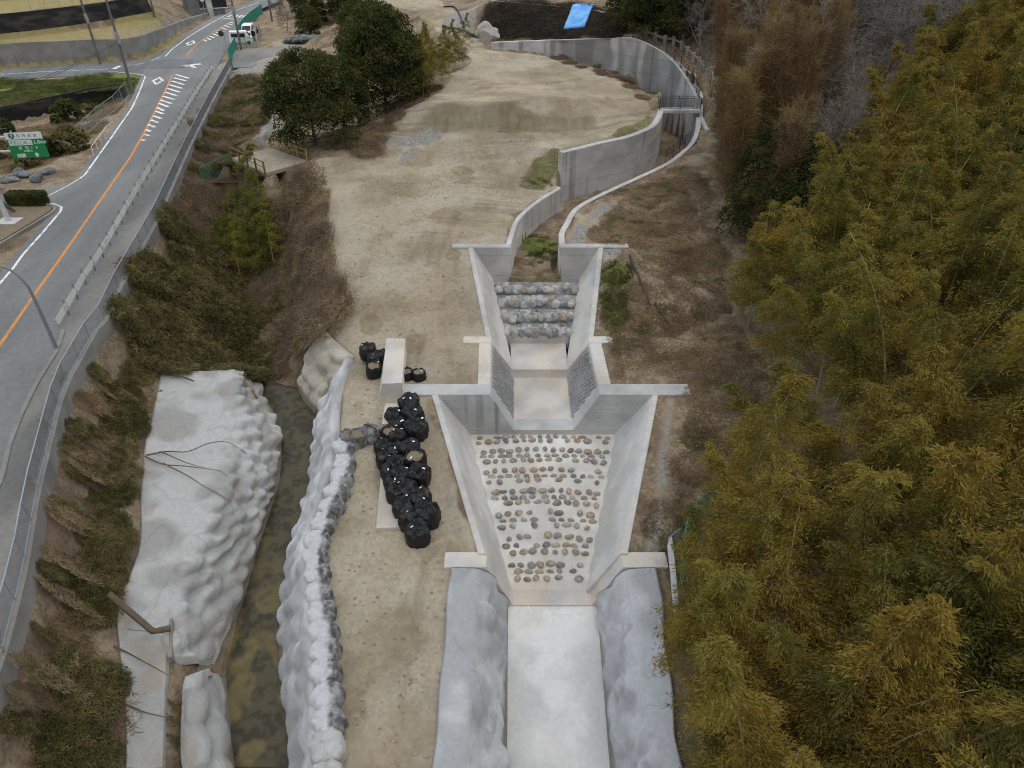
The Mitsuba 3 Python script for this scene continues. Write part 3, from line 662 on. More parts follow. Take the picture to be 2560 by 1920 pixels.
def coat(lines, nu, nvs, bumps, seed, rough_amp=.05, ragged=0.0, soft=1.2, foot=True):
    """A sheet through the lines (first to last across the bank); nvs points between each two; bumps = (from, to, spacing u, spacing v, height) across, in rows."""
    L = index_lines(lines, nu)
    rows = []
    for i in range(len(L) - 1):
        for t in np.linspace(0, 1, nvs[i], endpoint=i == len(L) - 2):
            rows.append(L[i] * (1 - t) + L[i + 1] * t)
    g = np.array(rows).transpose(1, 0, 2)
    n, m = g.shape[:2]
    s = gaussian_filter(g, (0, 2.0, 0), mode='nearest')
    s[:, 0], s[:, -1] = g[:, 0], g[:, -1]
    g = s
    du, dv = np.gradient(g, axis=0), np.gradient(g, axis=1)
    nr = np.cross(du, dv); nr /= np.maximum(np.linalg.norm(nr, axis=2, keepdims=True), 1e-9)
    nr *= np.where(nr[..., 2:] < 0, -1, 1)
    nr = gaussian_filter(nr, (2, 2, 0), mode='nearest')
    au = np.cumsum(np.r_[0, np.linalg.norm(np.diff(g[:, m // 2], axis=0), axis=1)])
    av = np.concatenate([np.zeros((n, 1)), np.cumsum(np.linalg.norm(np.diff(g, axis=1), axis=2), axis=1)], 1)
    A = np.repeat(au[:, None], m, 1)
    r = np.random.default_rng(seed)
    hgt = np.zeros((n, m))
    for v0, v1, su, sv, amp in bumps:
        va, vb = av[:, int(v0 * (m - 1))], av[:, int(v1 * (m - 1))]
        k, row = 0, 0
        span = np.median(vb - va)
        nrow = max(1, int(round(span / sv)))
        for row in range(nrow):
            u = (row % 2) * su * .5
            while u < au[-1] + su:
                i = min(n - 1, int(np.searchsorted(au, u)))
                c = va[i] + (vb[i] - va[i]) * (row + .5) / nrow + (r.random() - .5) * sv * .55
                uu = u + (r.random() - .5) * su * .5
                rr = su * (.42 + .30 * r.random())
                d2 = ((A - uu) / rr) ** 2 + ((av - c) / (rr * sv / su * 1.12)) ** 2
                hgt = np.maximum(hgt, amp * (.5 + .8 * r.random()) * np.maximum(0, 1 - d2) ** .75)
                u += su * (.8 + .45 * r.random())
    hgt = gaussian_filter(hgt, soft)
    hgt *= .55 + .9 * fb(g, .28, 2, seed + 3)
    hgt += (fb(g, .8, 4, seed) - .5) * 2.6 * rough_amp + (fb(g, 4.0, 3, seed + 1) - .5) * rough_amp * .8
    hgt += np.abs(fb(g * [1, .35, 1], .9, 2, seed + 11) - .5) * 2.0 * rough_amp
    if foot: hgt = hgt * np.clip((np.arange(m)[::-1]) / 5.0, 0, 1)[None]
    g = g + nr * hgt[..., None]
    if ragged:
        e = (fb(g[:, -1], 1.2, 3, seed + 7) - .5) * ragged
        d = g[:, -1] - g[:, -4]; d /= np.maximum(np.linalg.norm(d, axis=1, keepdims=True), 1e-9)
        for j, w in ((-1, 1), (-2, .6), (-3, .3)): g[:, j] += d * (e * w)[:, None]
    return g

def skirt(g, drop=.5):
    """Edges of the sheet turned down so that it has thickness."""
    top = np.concatenate([g[:1] - [0, 0, drop], g, g[-1:] - [0, 0, drop]], 0)
    a, b = top[:, :1] - [0, 0, drop], top[:, -1:] - [0, 0, drop]
    return np.concatenate([a, top, b], 1)

def sub(l, a, b):
    l = np.asarray(l, float); t = np.linspace(a, b, 12)
    return np.stack([np.interp(t, np.arange(len(l)), l[:, i]) for i in range(3)], 1)
# coated bank below the road
fo, cr_ = sub(CREEK_L, 0, 6.85), sub(CREST_L, 0, 6.75)
w_ = np.clip((np.linspace(0, 1, 12) - .86) / .14, 0, 1)[:, None] ** 2 * .5
fo = fo * (1 - w_) + (cr_ * [1, 1, 0] + [0, 0, -2.4]) * w_
g = coat([sub(BACK_L, 0, 6.75), sub((np.array(BACK_L) + np.array(CREST_L)) / 2 - [0, 0, .18], 0, 6.75), cr_, fo], 250, [18, 18, 44], [(.48, .97, 1.0, .95, .42)], 1, .10, .5, 1.25)
obj('coated_bank', grid_mesh(skirt(g)), 'shotcrete', smooth=True, label='large lumpy bank of sprayed white concrete between the dark bamboo grass and the creek', cat='bank')
g = coat([sub(BACK_L, 6.3, 9.3), sub((np.array(BACK_L) + np.array(CREST_L)) / 2 - [0, 0, .1], 6.3, 9.3), sub(np.array(CREST_L) - [.15, 0, 0], 6.3, 9.3)], 90, [16, 16], [], 2, .07)
pl = obj('coated_ledge', grid_mesh(skirt(g)), 'shotcrete', smooth=True, label='smooth white sprayed concrete ledge beside the strip of grass, near the bent steel gutter', cat='ledge')
low_c = [(-12.22, 15.46, -0.15), (-11.92, 14.39, -0.15), (-11.59, 13.36, -0.15), (-11.06, 12.14, -0.15), (-10.45, 10.65, -0.15)]
low_f = [(-11.97, 17.34, -3.1), (-11.36, 15.95, -3.1), (-10.86, 14.63, -3.1), (-10.41, 13.62, -3.1), (-9.75, 11.95, -3.1)]
g = coat([low_c, (np.array(low_c) + np.array(low_f)) / 2 + [0, 0, .35], low_f], 100, [22, 22], [(.15, .9, 1.9, 1.1, .34)], 3, .08, .3)
obj('coated_bank', grid_mesh(skirt(g)), 'shotcrete', smooth=True, label='smaller folded bank of sprayed concrete beyond the broken outlet, beside the grass strip', cat='bank')
# bag wall on the other side of the creek
WALL_T = [(-9.39, 35.48, 1.15), (-9.67, 34.08, 1.1), (-9.66, 31.86, 1.05), (-9.31, 29.7, 0.95), (-8.93, 28.1, 0.85), (-8.78, 26.21, 0.8), (-8.88, 24.68, 0.7), (-8.88, 23.26, 0.6), (-8.98, 22.03, 0.55), (-8.87, 21.01, 0.5), (-8.58, 20.11, 0.5), (-8.28, 19.12, 0.45), (-7.95, 18.2, 0.45), (-7.73, 17.32, 0.4), (-7.49, 16.46, 0.4), (-7.28, 15.57, 0.35), (-6.99, 14.62, 0.3), (-6.7, 13.61, 0.3), (-6.15, 11.96, 0.2)]
WALL_F = [(-9.83, 35.17, 0.7), (-10.73, 34.44, -0.3), (-12.03, 34.83, -2.6), (-11.89, 32.89, -3.1), (-11.5, 30.61, -3.1), (-11.15, 28.34, -3.1), (-11.18, 26.5, -3.1), (-11.07, 24.83, -3.1), (-10.93, 23.2, -3.1), (-10.79, 22, -3.1), (-10.63, 20.89, -3.1), (-10.45, 19.89, -3.1), (-10.2, 18.9, -3.1), (-9.86, 17.93, -3.1), (-9.54, 17.01, -3.1), (-9.16, 15.95, -3.1), (-8.78, 14.9, -3.1), (-8.42, 13.92, -3.1), (-7.72, 12.1, -3.1)]
g = coat([np.array(WALL_T) + [.10, 0, -.55], np.array(WALL_T) + [-.28, 0, -.16], WALL_F], 330, [6, 36], [(.08, .3, 1.0, .9, .20), (.3, .95, 1.1, 1.0, .30)], 4, .06, .2)
bw = obj('bag_wall', grid_mesh(skirt(g)), 'shotcrete_grey', smooth=True, label='long creek wall of stacked bulk bags under sprayed grey concrete, bag tops showing', cat='wall')
lt = resample(LUMP_TOP, n=14); lb = resample([(-14.03, 37.9, -3), (-13.42, 36.87, -3), (-12.39, 35.5, -3)], n=14)
g = coat([lt, lt * .5 + lb * .5 + [0, 0, .25], lb], 90, [24, 24], [(.05, .95, 1.3, .9, .30)], 5, .08, .3)
obj('coated_bank', grid_mesh(skirt(g)), 'shotcrete_dirty', smooth=True, label='beige muddy bank of sprayed concrete below the bare earth ramp', cat='bank')
# banks of the open channel
yb = np.linspace(20.55, 4, 10)
for side, sgn, lab in ((LEFT, -1, 'grey sprayed concrete bank of the white channel, on the side of the gravel terrace'), (RIGHT, 1, 'grey sprayed concrete bank of the white channel, under the overhanging bamboo')):
    T_, F_, O_ = [], [], []
    for y in yb:
        _, xt, zt, xf, zf = between(side, 'near0', 'near1', y)
        T_.append((xt, y, zt)); F_.append((xf, y, zf - .06)); O_.append((xt + sgn * np.interp(y, [4, 13, 20.5], [1.15, 1.2, 1.45] if sgn < 0 else [.8, .9, 1.4]) + .08 * math.sin(y * 1.7 + sgn), y, zt + .1))
    g = coat([O_, np.array(T_) + [sgn * .1, 0, .03], F_], 170, [16, 34], [(.40, .88, 1.0, .9, .34)], 6 + sgn, .06)
    obj('channel_bank', grid_mesh(skirt(g, .35)), 'shotcrete_grey', smooth=True, label=lab, cat='bank')
# creek: shallow water over algae
cw = ribbon(resample(np.array(CREEK_L) + [-.5, 0, 0], n=60), resample(np.array(CREEK_R) + [.5, 0, 0], n=60))
def creek_fn(p, n, uv):
    a = SS(.50, .62, FBM(p.x * .8, p.y * .42, 3, 4)); b = FBM(p.x * 3, p.y * 3, 1, 3)
    c = MIX(mi.Color3f(.040, .036, .021), mi.Color3f(.082, .069, .037), SS(.35, .65, b))
    return MIX(c, mi.Color3f(.20, .155, .058), a * (.4 + .5 * b) * SS(27, 17, p.y))
rough('creek', creek_fn, .38, .3)
up = resample(CREEK_UP, n=40) + [0, 0, .12]
struct('creek', cat(cw, ribbon(offset_line(up, .75), offset_line(up, -.75))), 'creek')
# concrete outlet with pipe between the two banks, bent gutter
ho = obj('outlet_headwall', cat(loft([[(-13.49, 17.62, 0.35), (-13.41, 17.7, 0.35), (-13.4, 17.49, -2.6), (-13.58, 17.45, -2.6)], [(-12.94, 16.04, 0.2), (-12.82, 16.04, 0.2), (-13.21, 16.86, -2.6), (-13.38, 16.82, -2.6)]])), 'concrete_old', label='broken dark concrete outlet between the two sprayed banks', cat='outlet')
rough('wet_wall', lambda p, n, uv: MIX(mi.Color3f(.035, .032, .026), mi.Color3f(.12, .11, .09), SS(.4, .75, FBM(p.x * 2, p.y * 2, p.z * 1.2, 4))), .8, .2)
obj('pipe', tube([(-13.38, 17.42, -1.6), (-13.1, 17.6, -2)], .34, 14), 'concrete_block', ho)
rough('rust', lambda p, n, uv: MIX(mi.Color3f(.07, .055, .045), mi.Color3f(.16, .12, .085), FBM(p.x * 4, p.y * 4, p.z * 4, 3)), .7, .3)
gp = np.array([(-15.55, 17.83, 1.6), (-13.68, 16.78, 0.75), (-13.11, 16.99, 0.65)])
obj('steel_gutter', cat(*[tube(gp + np.array([0, 0, 0]), .13, 8)]), 'rust', label='bent rusty steel gutter lying across the white sprayed ledge', cat='gutter')
obj('fallen_pole', tube([(-20.48, 34.65, 0.75), (-19.43, 34.32, 0.55), (-18.46, 33.87, 0.5)], [.07, .06, .05], 7), 'rust', label='dark pole lying at the top corner of the large white bank', cat='pole')
vines = [[(-18.4, 27.26, 0.55), (-17.56, 27.66, 0.45), (-16.51, 27.66, 0.45), (-15.68, 28.32, 0.42), (-14.81, 28.52, 0.35), (-14.32, 28.57, -0.1), (-13.96, 28.63, -0.6)], [(-18.42, 27.13, 0.6), (-17.38, 26.65, 0.5), (-16.33, 26.57, 0.45), (-15.24, 26.4, 0.42), (-14.44, 26.32, 0.3), (-14.04, 26.14, 0.1)],
         [(-17.84, 27.54, 0.55), (-16.3, 26.82, 0.47), (-15.25, 26.44, 0.44)], [(-17.36, 26.72, 0.5), (-15.97, 25.92, 0.45), (-14.81, 25.16, 0.4), (-14.02, 24.75, 0.3), (-13.45, 24.67, -0.2)], [(-14.99, 16.26, 0.6), (-14.29, 15.99, 0.5), (-13.23, 15.48, 0.45), (-12.51, 15.14, 0.4)], [(-13.58, 13.98, 0.55), (-12.85, 13.76, 0.4), (-11.99, 13.58, 0.35)]]
for v in vines:
    q = smooth_line(v, 30); q[:, 2] += (fb(q, .7, 2, 3) - .5) * .1
    obj('dry_vine', tube(q, np.linspace(.035, .015, len(q)), 5), 'rust', label='thin brown vine trailing over the white sprayed concrete', cat='vine', group='vines on the sprayed bank')

# ---------------------------------------------------------------- black bulk bags
def black_fn(p, n, uv):
    d = SS(.55, .75, FBM(p.x * 3.1, p.y * 3.1, p.z * 2, 3)) * SS(.55, .9, n.z)
    return MIX(mi.Color3f(.010, .010, .012), mi.Color3f(.12, .105, .085), d * .5)
rough('black_bag', black_fn, .48, .4)
rough('dusty_bag', lambda p, n, uv: MIX(mi.Color3f(.10, .10, .105), mi.Color3f(.26, .26, .265), SS(.3, .7, FBM(p.x * 5, p.y * 5, p.z * 3, 3))), .6, .3)
rough('earth_fill', lambda p, n, uv: MIX(mi.Color3f(.15, .12, .085), mi.Color3f(.27, .225, .16), FBM(p.x * 7, p.y * 7, p.z * 4, 3)), .95, .1)
rough('white_tag', (.8, .8, .8), .6, .3); rough('black_strap', (.012, .012, .013), .5, .4)
def bag_mesh(seed, open_top=False, r=.55, h=1.05, amp=1.0):
    rr = np.random.default_rng(seed)
    prof = [(0, 0), (.38, 0), (.50, .05), (.55, .18), (.57, .45), (.56, .72), (.53, .88), (.46, .97), (.36, 1.0), (.24, .985), (.12, .99), (0, 1.02)]
    if open_top: prof = prof[:7] + [(.53, .96), (.50, 1.0), (.46, .93), (.40, .82), (.2, .80), (0, .82)]
    pr = resample(np.array([(a, b, 0) for a, b in prof]), n=34)
    k = 48
    th = np.arange(k) * 2 * np.pi / k
    ph = rr.random() * 6
    v = []
    for a, b, _ in pr:
        top = max(0, (b - .72) / .3)
        fold = .018 * np.sin(th * 11 + ph + b * 3) + .03 * top * np.sin(th * 7 + ph * 2) + .022 * top * np.sin(th * 17 + ph)
        sq = 1 + .05 * np.cos(4 * th + ph)
        rad = a / .55 * r * sq + fold * min(1, a / .2)
        v.append(np.stack([rad * np.cos(th), rad * np.sin(th), np.full(k, b * h) + .05 * top * np.sin(th * 5 + ph) * (a / .55)], 1))
    v = np.array(v)
    dn = meshkit.fbm(v * 3.4 + seed * 7.3, 3) - .5
    wr = np.abs(meshkit.noise(v * np.array([6.5, 6.5, 5]) + seed * 3.1) - .5)
    top = np.clip((v[..., 2] / h - .6) / .4, 0, 1)
    out = v.copy(); out[..., :2] *= 1 + (amp * (dn * .26 - wr * .10))[..., None]
    out[..., 2] += top * amp * (dn * .34 - wr * .34)
    n = len(out)
    i = np.arange(n * k).reshape(n, k); j = np.roll(i, -1, 1)
    f = np.vstack([np.stack([i[:-1].ravel(), j[:-1].ravel(), j[1:].ravel()], 1), np.stack([i[:-1].ravel(), j[1:].ravel(), i[1:].ravel()], 1)])
    return M(out.reshape(-1, 3), f)
def strap_mesh(seed, h=1.05):
    rr = np.random.default_rng(seed + 90)
    ms = []
    for a in (rr.random() * 6.28, rr.random() * 6.28):
        c, s = math.cos(a), math.sin(a)
        ms.append(tube([(c * .50, s * .50, h * .80), (c * .40, s * .40, h * 1.03), (c * .12 + .05, s * .12, h * (1.05 + .05 * rr.random())), (-c * .22, -s * .25, h * 1.02)], .022, 5))
    return cat(*ms)
def tag_mesh(seed, h=1.05):
    rr = np.random.default_rng(seed + 50)
    ms = []
    for i in range(1 + (seed % 5 == 0)):
        a, d = rr.random() * 6.28, .18 + .32 * rr.random()
        b = trimesh.creation.box(extents=(.13, .075, .008))
        b.apply_transform(trimesh.transformations.euler_matrix(.5 * rr.random(), .5 * rr.random(), a))
        b.apply_translation((d * math.cos(a) * .8, d * math.sin(a) * .8 - .1, h * 1.05)); ms.append(b)
    return ms
BAGS = [mikit.ply(bag_mesh(s, s == 3), None, smooth=True) for s in range(5)]
STRAPS = [mikit.ply(strap_mesh(s), None, smooth=True) for s in range(5)]
FILL = mikit.ply((lambda m: M(m.vertices * [.42, .42, .07] + [0, 0, .86] + (meshkit.noise(m.vertices * 3) - .5)[:, None] * [.02, .02, .08], m.faces))(trimesh.creation.icosphere(subdivisions=3)), None, smooth=True)
def shape(p, bsdf, tw): return {**p, 'bsdf': {'type': 'ref', 'id': 'm_' + bsdf}, 'to_world': tw}
def bulk_bag(top, label, group, v, mat='black_bag', s=1.0, rz=0, h=1.0, parent=None, tilt=0):
    x, y, z = top
    tw = T().translate([x, y, z - 1.05 * s * h]).rotate([0, 0, 1], rz).rotate([1, 0, 0], tilt).scale([s, s, s * h])
    t = thing('bulk_bag', label, 'bag', group)
    k = key('body', t); scene[k] = shape(BAGS[v], mat, tw)
    if v == 3:
        k = key('earth_fill', t); scene[k] = shape(FILL, 'earth_fill', tw)
    else:
        k = key('strap', t); scene[k] = shape(STRAPS[v], 'black_strap', tw)
    if mat == 'black_bag':
        for m in tag_mesh(v + int(rz)):
            k = key('tag', t); scene[k] = shape(mikit.ply(m, None), 'white_tag', tw)
    return t
G1 = 'black bulk bags in the heap along the concrete strip'
rb = np.random.default_rng(8)
special = {0: 'black bulk bag at the upper end of the heap, touching the wide grey cross wall', 4: 'largest black bulk bag, bulging from the heap towards the cobbled apron', 15: 'smooth drum-like black bulk bag with one white tag, standing clear of the heap',
           20: 'black bulk bag at the lower end of the heap, ending in a rounded nose', 19: 'big black bulk bag beside the last one at the lower end of the heap', 18: 'torn-looking black bulk bag with white tags, alone in a gap of the heap'}
spots = [(882.6, 857, 1.85), (889, 881, 1.7), (853, 885, 1.45), (860, 906, 1.35), (894.5, 910, 1.6), (842, 926, 1.3), (861, 934, 1.4), (829, 953, 1.15), (883, 956, 1.4), (852, 962, 1.3), (834, 977, 1.15), (896, 980, 1.4), (857, 990, 1.3), (842, 1004, 1.15), (866, 1016, 1.3), (901.5, 1010, 1.35),
         (850, 1030, 1.15), (857, 1054, 1.1), (902, 1061, 1.2), (921, 1091, 1.25), (900, 1134, 1.05), (870, 1080, 1.1), (884, 1104, 1.15), (876, 1043, 1.2)]
spots = [(-5.48, 30.46, 1.85), (-5.24, 29.68, 1.7), (-6.16, 29.85, 1.45), (-5.9, 29.15, 1.35), (-5, 28.67, 1.6), (-6.24, 28.44, 1.3), (-5.73, 28.02, 1.4), (-6.44, 27.62, 1.15), (-5.12, 27.21, 1.4), (-5.83, 27.12, 1.3), (-6.2, 26.77, 1.15), (-4.73, 26.37, 1.4), (-5.58, 26.15, 1.3), (-5.89, 25.84, 1.15), (-5.27, 25.28, 1.3), (-4.5, 25.42, 1.35), (-5.6, 24.99, 1.15), (-5.35, 24.29, 1.1), (-4.34, 23.97, 1.2), (-3.84, 23.02, 1.25), (-4.18, 22, 1.05), (-4.98, 23.5, 1.1), (-4.59, 22.74, 1.15), (-4.97, 24.52, 1.2)]
big = {0: 1.02, 1: 1.02, 4: 1.1, 8: .98, 11: 1.0, 15: 1.05, 18: 1.0, 19: 1.1, 20: 1.05}
for i, p in enumerate(spots):
    v = [0, 1, 2, 4, 0, 3, 4, 1, 2, 1, 2, 3, 0, 4, 1, 0, 2, 4, 1, 2, 0, 1, 4, 2][i]
    lab = special.get(i, ['black bulk bag pressed into the heap along the pale concrete strip', 'creased black bulk bag pressed into the heap along the pale concrete strip', 'shiny black bulk bag pressed into the heap along the pale concrete strip', 'black bulk bag with an open earth-filled top in the heap', 'black bulk bag with a gathered top in the middle of the heap'][v])
    bulk_bag(p, lab, G1, v, s=big.get(i, .86 + .08 * rb.random()), rz=int(rb.random() * 360), h=1.06 if i not in big else 1.0, tilt=(rb.random() - .5) * 12)
for (x, y, z), v, lab, s in zip([(-8.47, 35.36, 2.0), (-8.01, 34.61, 1.9), (-7.62, 34.9, 1.85), (-7.96, 33.82, 1.75)], (1, 2, 4, 3), ('black bulk bag at the back of the small heap by the beige bank', 'creased black bulk bag in the middle of the small heap by the guide wall', 'slumped black bulk bag leaning on the tall guide wall block', 'earth-filled black bulk bag at the front of the small heap by the guide wall'), (.92, .8, .75, .82)):
    bulk_bag((x, y, z), lab, 'small heap of bulk bags behind the guide wall', v, s=s, rz=int(rb.random() * 360), tilt=6)
for (x, y, z), v, lab, m in zip([(-7.3, 28.6, 1.3), (-7.86, 28.3, 1.22), (-8.36, 28.35, 1.15)], (2, 3, 3), ('dusty grey bulk bag against the lower guide wall block', 'open dusty bulk bag in the middle of the three by the creek wall', 'open dusty bulk bag of the three, touching the creek wall'), ('dusty_bag',) * 3):
    bulk_bag((x, y, z), lab, 'three dusty bulk bags between creek wall and guide wall', v, m, s=.86, rz=int(rb.random() * 360))
for (x, y, z), lab in zip([(-6.0, 33.5, 1.52), (-5.3, 33.45, 1.52)], ('sunken earth-filled bulk bag touching the tall guide wall block', 'sunken earth-filled bulk bag behind the wide grey cross wall')):
    bulk_bag((x, y, z), lab, 'two sunken bulk bags behind the cross wall', 3, s=.72, rz=int(rb.random() * 360))
wb = [(-8.75, 27.82, 0.9), (-8.44, 26.56, 0.85), (-8.41, 25.6, 0.8), (-8.47, 24.7, 0.75), (-8.55, 23.75, 0.65), (-8.72, 22.8, 0.58), (-8.83, 21.8, 0.5), (-8.70, 20.9, 0.5), (-8.40, 19.97, 0.5), (-8.08, 18.95, 0.5), (-7.78, 18.05, 0.45), (-7.53, 17.2, 0.45), (-7.29, 16.34, 0.42), (-7.09, 15.46, 0.42), (-6.84, 14.52, 0.38), (-6.58, 13.6, 0.35)]
wbx = np.polyfit([q[1] for q in wb], [q[0] for q in wb], 5)
def half_spray(p, n, uv):
    xr = mi.Float(0.0)
    for c_ in wbx: xr = xr * p.y + float(c_)
    k = SS(.02, .30, p.x - xr - .16 + .5 * (FBM(p.x * 3, p.y * 3, p.z * 3, 3) - .5))
    fab = MIX(mi.Color3f(.10, .10, .105), mi.Color3f(.29, .295, .30), SS(.35, .7, FBM(p.x * 6, p.y * 6, p.z * 2, 3)))
    return MIX(mi.Color3f(.50, .515, .535) * (.85 + .3 * FBM(p.x * 5, p.y * 5, p.z * 5, 2)), fab, k)
rough('half_spray', half_spray, .8, .2)
SOFT = [mikit.ply(bag_mesh(s + 20, False, amp=.42), None, smooth=40) for s in range(4)]
for i, (x, y, z) in enumerate(wb):
    tw = T().translate([x + .16, y, z - 1.02]).rotate([0, 0, 1], int(rb.random() * 360)).scale([1.08, 1.02, 1.0])
    k = key('bulk_bag', bw); scene[k] = shape(SOFT[i % 4], 'half_spray', tw)
for x, y, z in ((-6.25, 12.65, .42), (-6.05, 11.6, .4)):
    k = key('coated_bag', bw); scene[k] = shape(SOFT[0], 'shotcrete', T().translate([x, y, z - 1.05]).scale([1.1, 1.1, 1.05]))

# ---------------------------------------------------------------- the road: asphalt, markings, footway, fences
ZR = 4.0
def asphalt(a, b, sc=1.0):
    def fn(p, n, uv):
        c = MIX(mi.Color3f(*a), mi.Color3f(*b), SS(.3, .7, FBM(p.x * .35, p.y * .12, 1, 3)))
        c = c * (.86 + .28 * FBM(p.x * 6, p.y * 6, 2, 2))
        t = N(p.x * 1.3 + p.y * .24, p.y * .04, 4)
        c = c * (.92 + .16 * t)
        crack = 1 - SS(.002, .007, dr.abs(FBM(p.x * .5, p.y * .5, 9, 3) - .5))
        return c * (1 - .10 * crack)
    return fn
rough('asphalt', asphalt((.16, .167, .169), (.195, .201, .202)), .85, .3)
rough('asphalt_dark', asphalt((.12, .128, .135), (.15, .158, .165)), .85, .3)
rough('asphalt_pale', asphalt((.15, .15, .145), (.22, .215, .205)), .9, .2)
def paint(c, wear):
    def fn(p, n, uv):
        return MIX(mi.Color3f(*c), mi.Color3f(.17, .175, .18), SS(.5, .75, FBM(p.x * 2.5, p.y * 2.5, 1, 3)) * wear)
    return fn
rough('paint_white', paint((.72, .72, .70), .55), .7, .3); rough('paint_orange', paint((.62, .25, .06), .35), .7, .3)

LEFT_EDGE = [(-56.67, 153.07, 4), (-54.83, 138.09, 4), (-52.92, 125.57, 4), (-51.02, 114.59, 4), (-51.15, 110.4, 4)]     # far left kerb side of the carriageway
RR = np.array(ROAD_R)
road_r = offset_line(resample(RR, 1.5), -2.15)     # kerb between carriageway and footway
GUARD = [(-39.21, 100.16, 4), (-36.59, 87.5, 4), (-33.8, 74.89, 4), (-29.66, 55.78, 4), (-26.77, 43.44, 4), (-25.88, 38.86, 4), (-24.62, 33.49, 4)]
KERB = [(-49.22, 172.09, 4), (-50.11, 158.1, 4), (-46.75, 135.6, 4), (-42.38, 114.59, 4), (-39.21, 100.16, 4), (-36.59, 87.5, 4), (-33.8, 74.89, 4), (-29.66, 55.78, 4), (-26.77, 43.44, 4), (-25.88, 38.86, 4), (-24.62, 33.49, 4), (-23.88, 31.46, 4), (-23.31, 28.46, 4), (-22.65, 25.98, 4), (-21.94, 23.77, 4), (-20.95, 21.51, 4)]
KERB = [tuple(p) for p in KERB] + [(-19.0, 12.0, 4.0), (-17.5, 0, 4.0)]
MAIN_L = [(-54.19, 172.09, 4), (-55.62, 158.1, 4), (-54.72, 141.71, 4), (-53.48, 129.06, 4), (-51.65, 118.31, 4), (-48.34, 101.6, 4), (-47.05, 97.38, 4), (-41.88, 81.77, 4), (-36.11, 59.36, 4), (-34.1, 51.77, 4), (-32.36, 43.29, 4), (-31.47, 39.35, 4)]
MAIN_L = [tuple(p) for p in MAIN_L] + [(-30.6, 30, 4.0), (-29.5, 15, 4.0), (-28, 0, 4.0)]
kr, ml = np.array(KERB), offset_line(np.array(MAIN_L), -.5)
ring = [tuple(p[:2]) for p in kr] + [tuple(p[:2]) for p in ml[::-1]]
road_poly = sg.Polygon(ring).buffer(.02)
def sheet(name, poly, z, mat, parent=None, label=None, smooth_uv=None, dz=.12):
    geoms = [poly] if poly.geom_type == 'Polygon' else list(poly.geoms)
    m = cat(*[trimesh.creation.extrude_polygon(q, dz, engine='earcut') for q in geoms])
    m.apply_translation([0, 0, z - dz])
    return obj(name, m, mat, parent, label=label, kind=None if parent else 'structure')
road = sheet('road', road_poly, ZR + .004, 'asphalt')
side_poly = sg.Polygon([p[:2] for p in [(-68.19, 101.6, 4), (-63.08, 103.68, 4), (-56.75, 105.84, 4), (-53.26, 106.47, 4), (-51.2, 109.72, 4), (-51.89, 116.42, 4), (-47.66, 107.75, 4), (-45.54, 96.04, 4), (-46.03, 95.52, 4), (-47.81, 97.93, 4), (-49.61, 99.31, 4), (-52.46, 99.59, 4), (-53.04, 98.75, 4), (-59.61, 97.11, 4), (-64.6, 95.52, 4)]] ).buffer(.3)
sheet('side_road', side_poly.buffer(0), ZR, 'asphalt_dark')
sheet('road_patch', sg.Polygon([p[:2] for p in [(-50.9, 107.11, 4), (-47.85, 108.73, 4), (-44.78, 108.4, 4), (-43.55, 102.48, 4), (-47.84, 101.6, 4), (-50.2, 102.78, 4)]]), ZR + .010, 'asphalt_dark', road)
drive_poly = sg.Polygon([p[:2] for p in [(-36.11, 59.6, 4), (-36.2, 57.75, 4), (-37.67, 56.21, 4), (-39.55, 55.57, 4), (-40.67, 54.94, 4), (-42.43, 54.22, 4), (-40.78, 51.58, 4), (-39.25, 52.54, 4), (-37.34, 52.93, 4), (-36.14, 53.02, 4), (-35.06, 52.54, 4), (-34, 51.58, 4), (-34.17, 53.72, 4)]])
sheet('driveway', drive_poly.buffer(.05), ZR, 'asphalt')
yard_poly = sg.Polygon([p[:2] for p in [(-37.74, 102.78, 4), (-41.05, 113.87, 4), (-39.48, 116.79, 4), (-35.3, 116.79, 4), (-33.27, 119.85, 4), (-31.23, 113.87, 4), (-33.3, 109.39, 4), (-33.12, 105.21, 4), (-35.87, 102.78, 4)]])
sheet('yard', yard_poly, ZR + .02, 'asphalt_pale')
ft_poly = sg.Polygon([tuple(p[:2]) for p in np.array(ROAD_R)[3:]] + [tuple(p[:2]) for p in kr[4:][::-1]])
sheet('footway', ft_poly.buffer(0), ZR + .1, 'asphalt_pale', dz=.3)
def stripe(p, w, name, mat, z=ZR + .008, parent=road):
    q = resample(p, 1.0); q[:, 2] = z
    return obj(name, ribbon(offset_line(q, w / 2), offset_line(q, -w / 2)), mat, parent)
W1 = .17
stripe([(-53.11, 168.38, 4), (-54.39, 154.3, 4), (-53.69, 140.65, 4), (-52.45, 127.29, 4), (-50.91, 116.05, 4), (-49.69, 110.4, 4)], W1, 'edge_line', 'paint_white')
stripe([(-47.05, 97.38, 4), (-44.56, 90.04, 4), (-41.88, 81.77, 4), (-38.33, 68.04, 4), (-36.11, 59.36, 4), (-36.08, 58.43, 4)], W1, 'edge_line', 'paint_white')
stripe([(-35.96, 53.02, 4), (-35.11, 52.63, 4), (-34.28, 52.06, 4), (-33.95, 51.49, 4), (-33.03, 46.96, 4), (-32.36, 43.29, 4), (-31.94, 41.76, 4), (-31.47, 39.35, 4), (-30.41, 34.91, 4)], W1, 'edge_line', 'paint_white')
stripe([(-47.4, 97.93, 4), (-48.47, 98.75, 4), (-50.65, 99.59, 4), (-52.24, 100.16, 4), (-52.97, 100.16, 4)], .12, 'edge_line', 'paint_white', parent=road)
stripe([(-50.35, 110.06, 4), (-50.5, 106.47, 4), (-51.11, 104.9, 4), (-52.42, 104.29, 4)], .12, 'edge_line', 'paint_white')
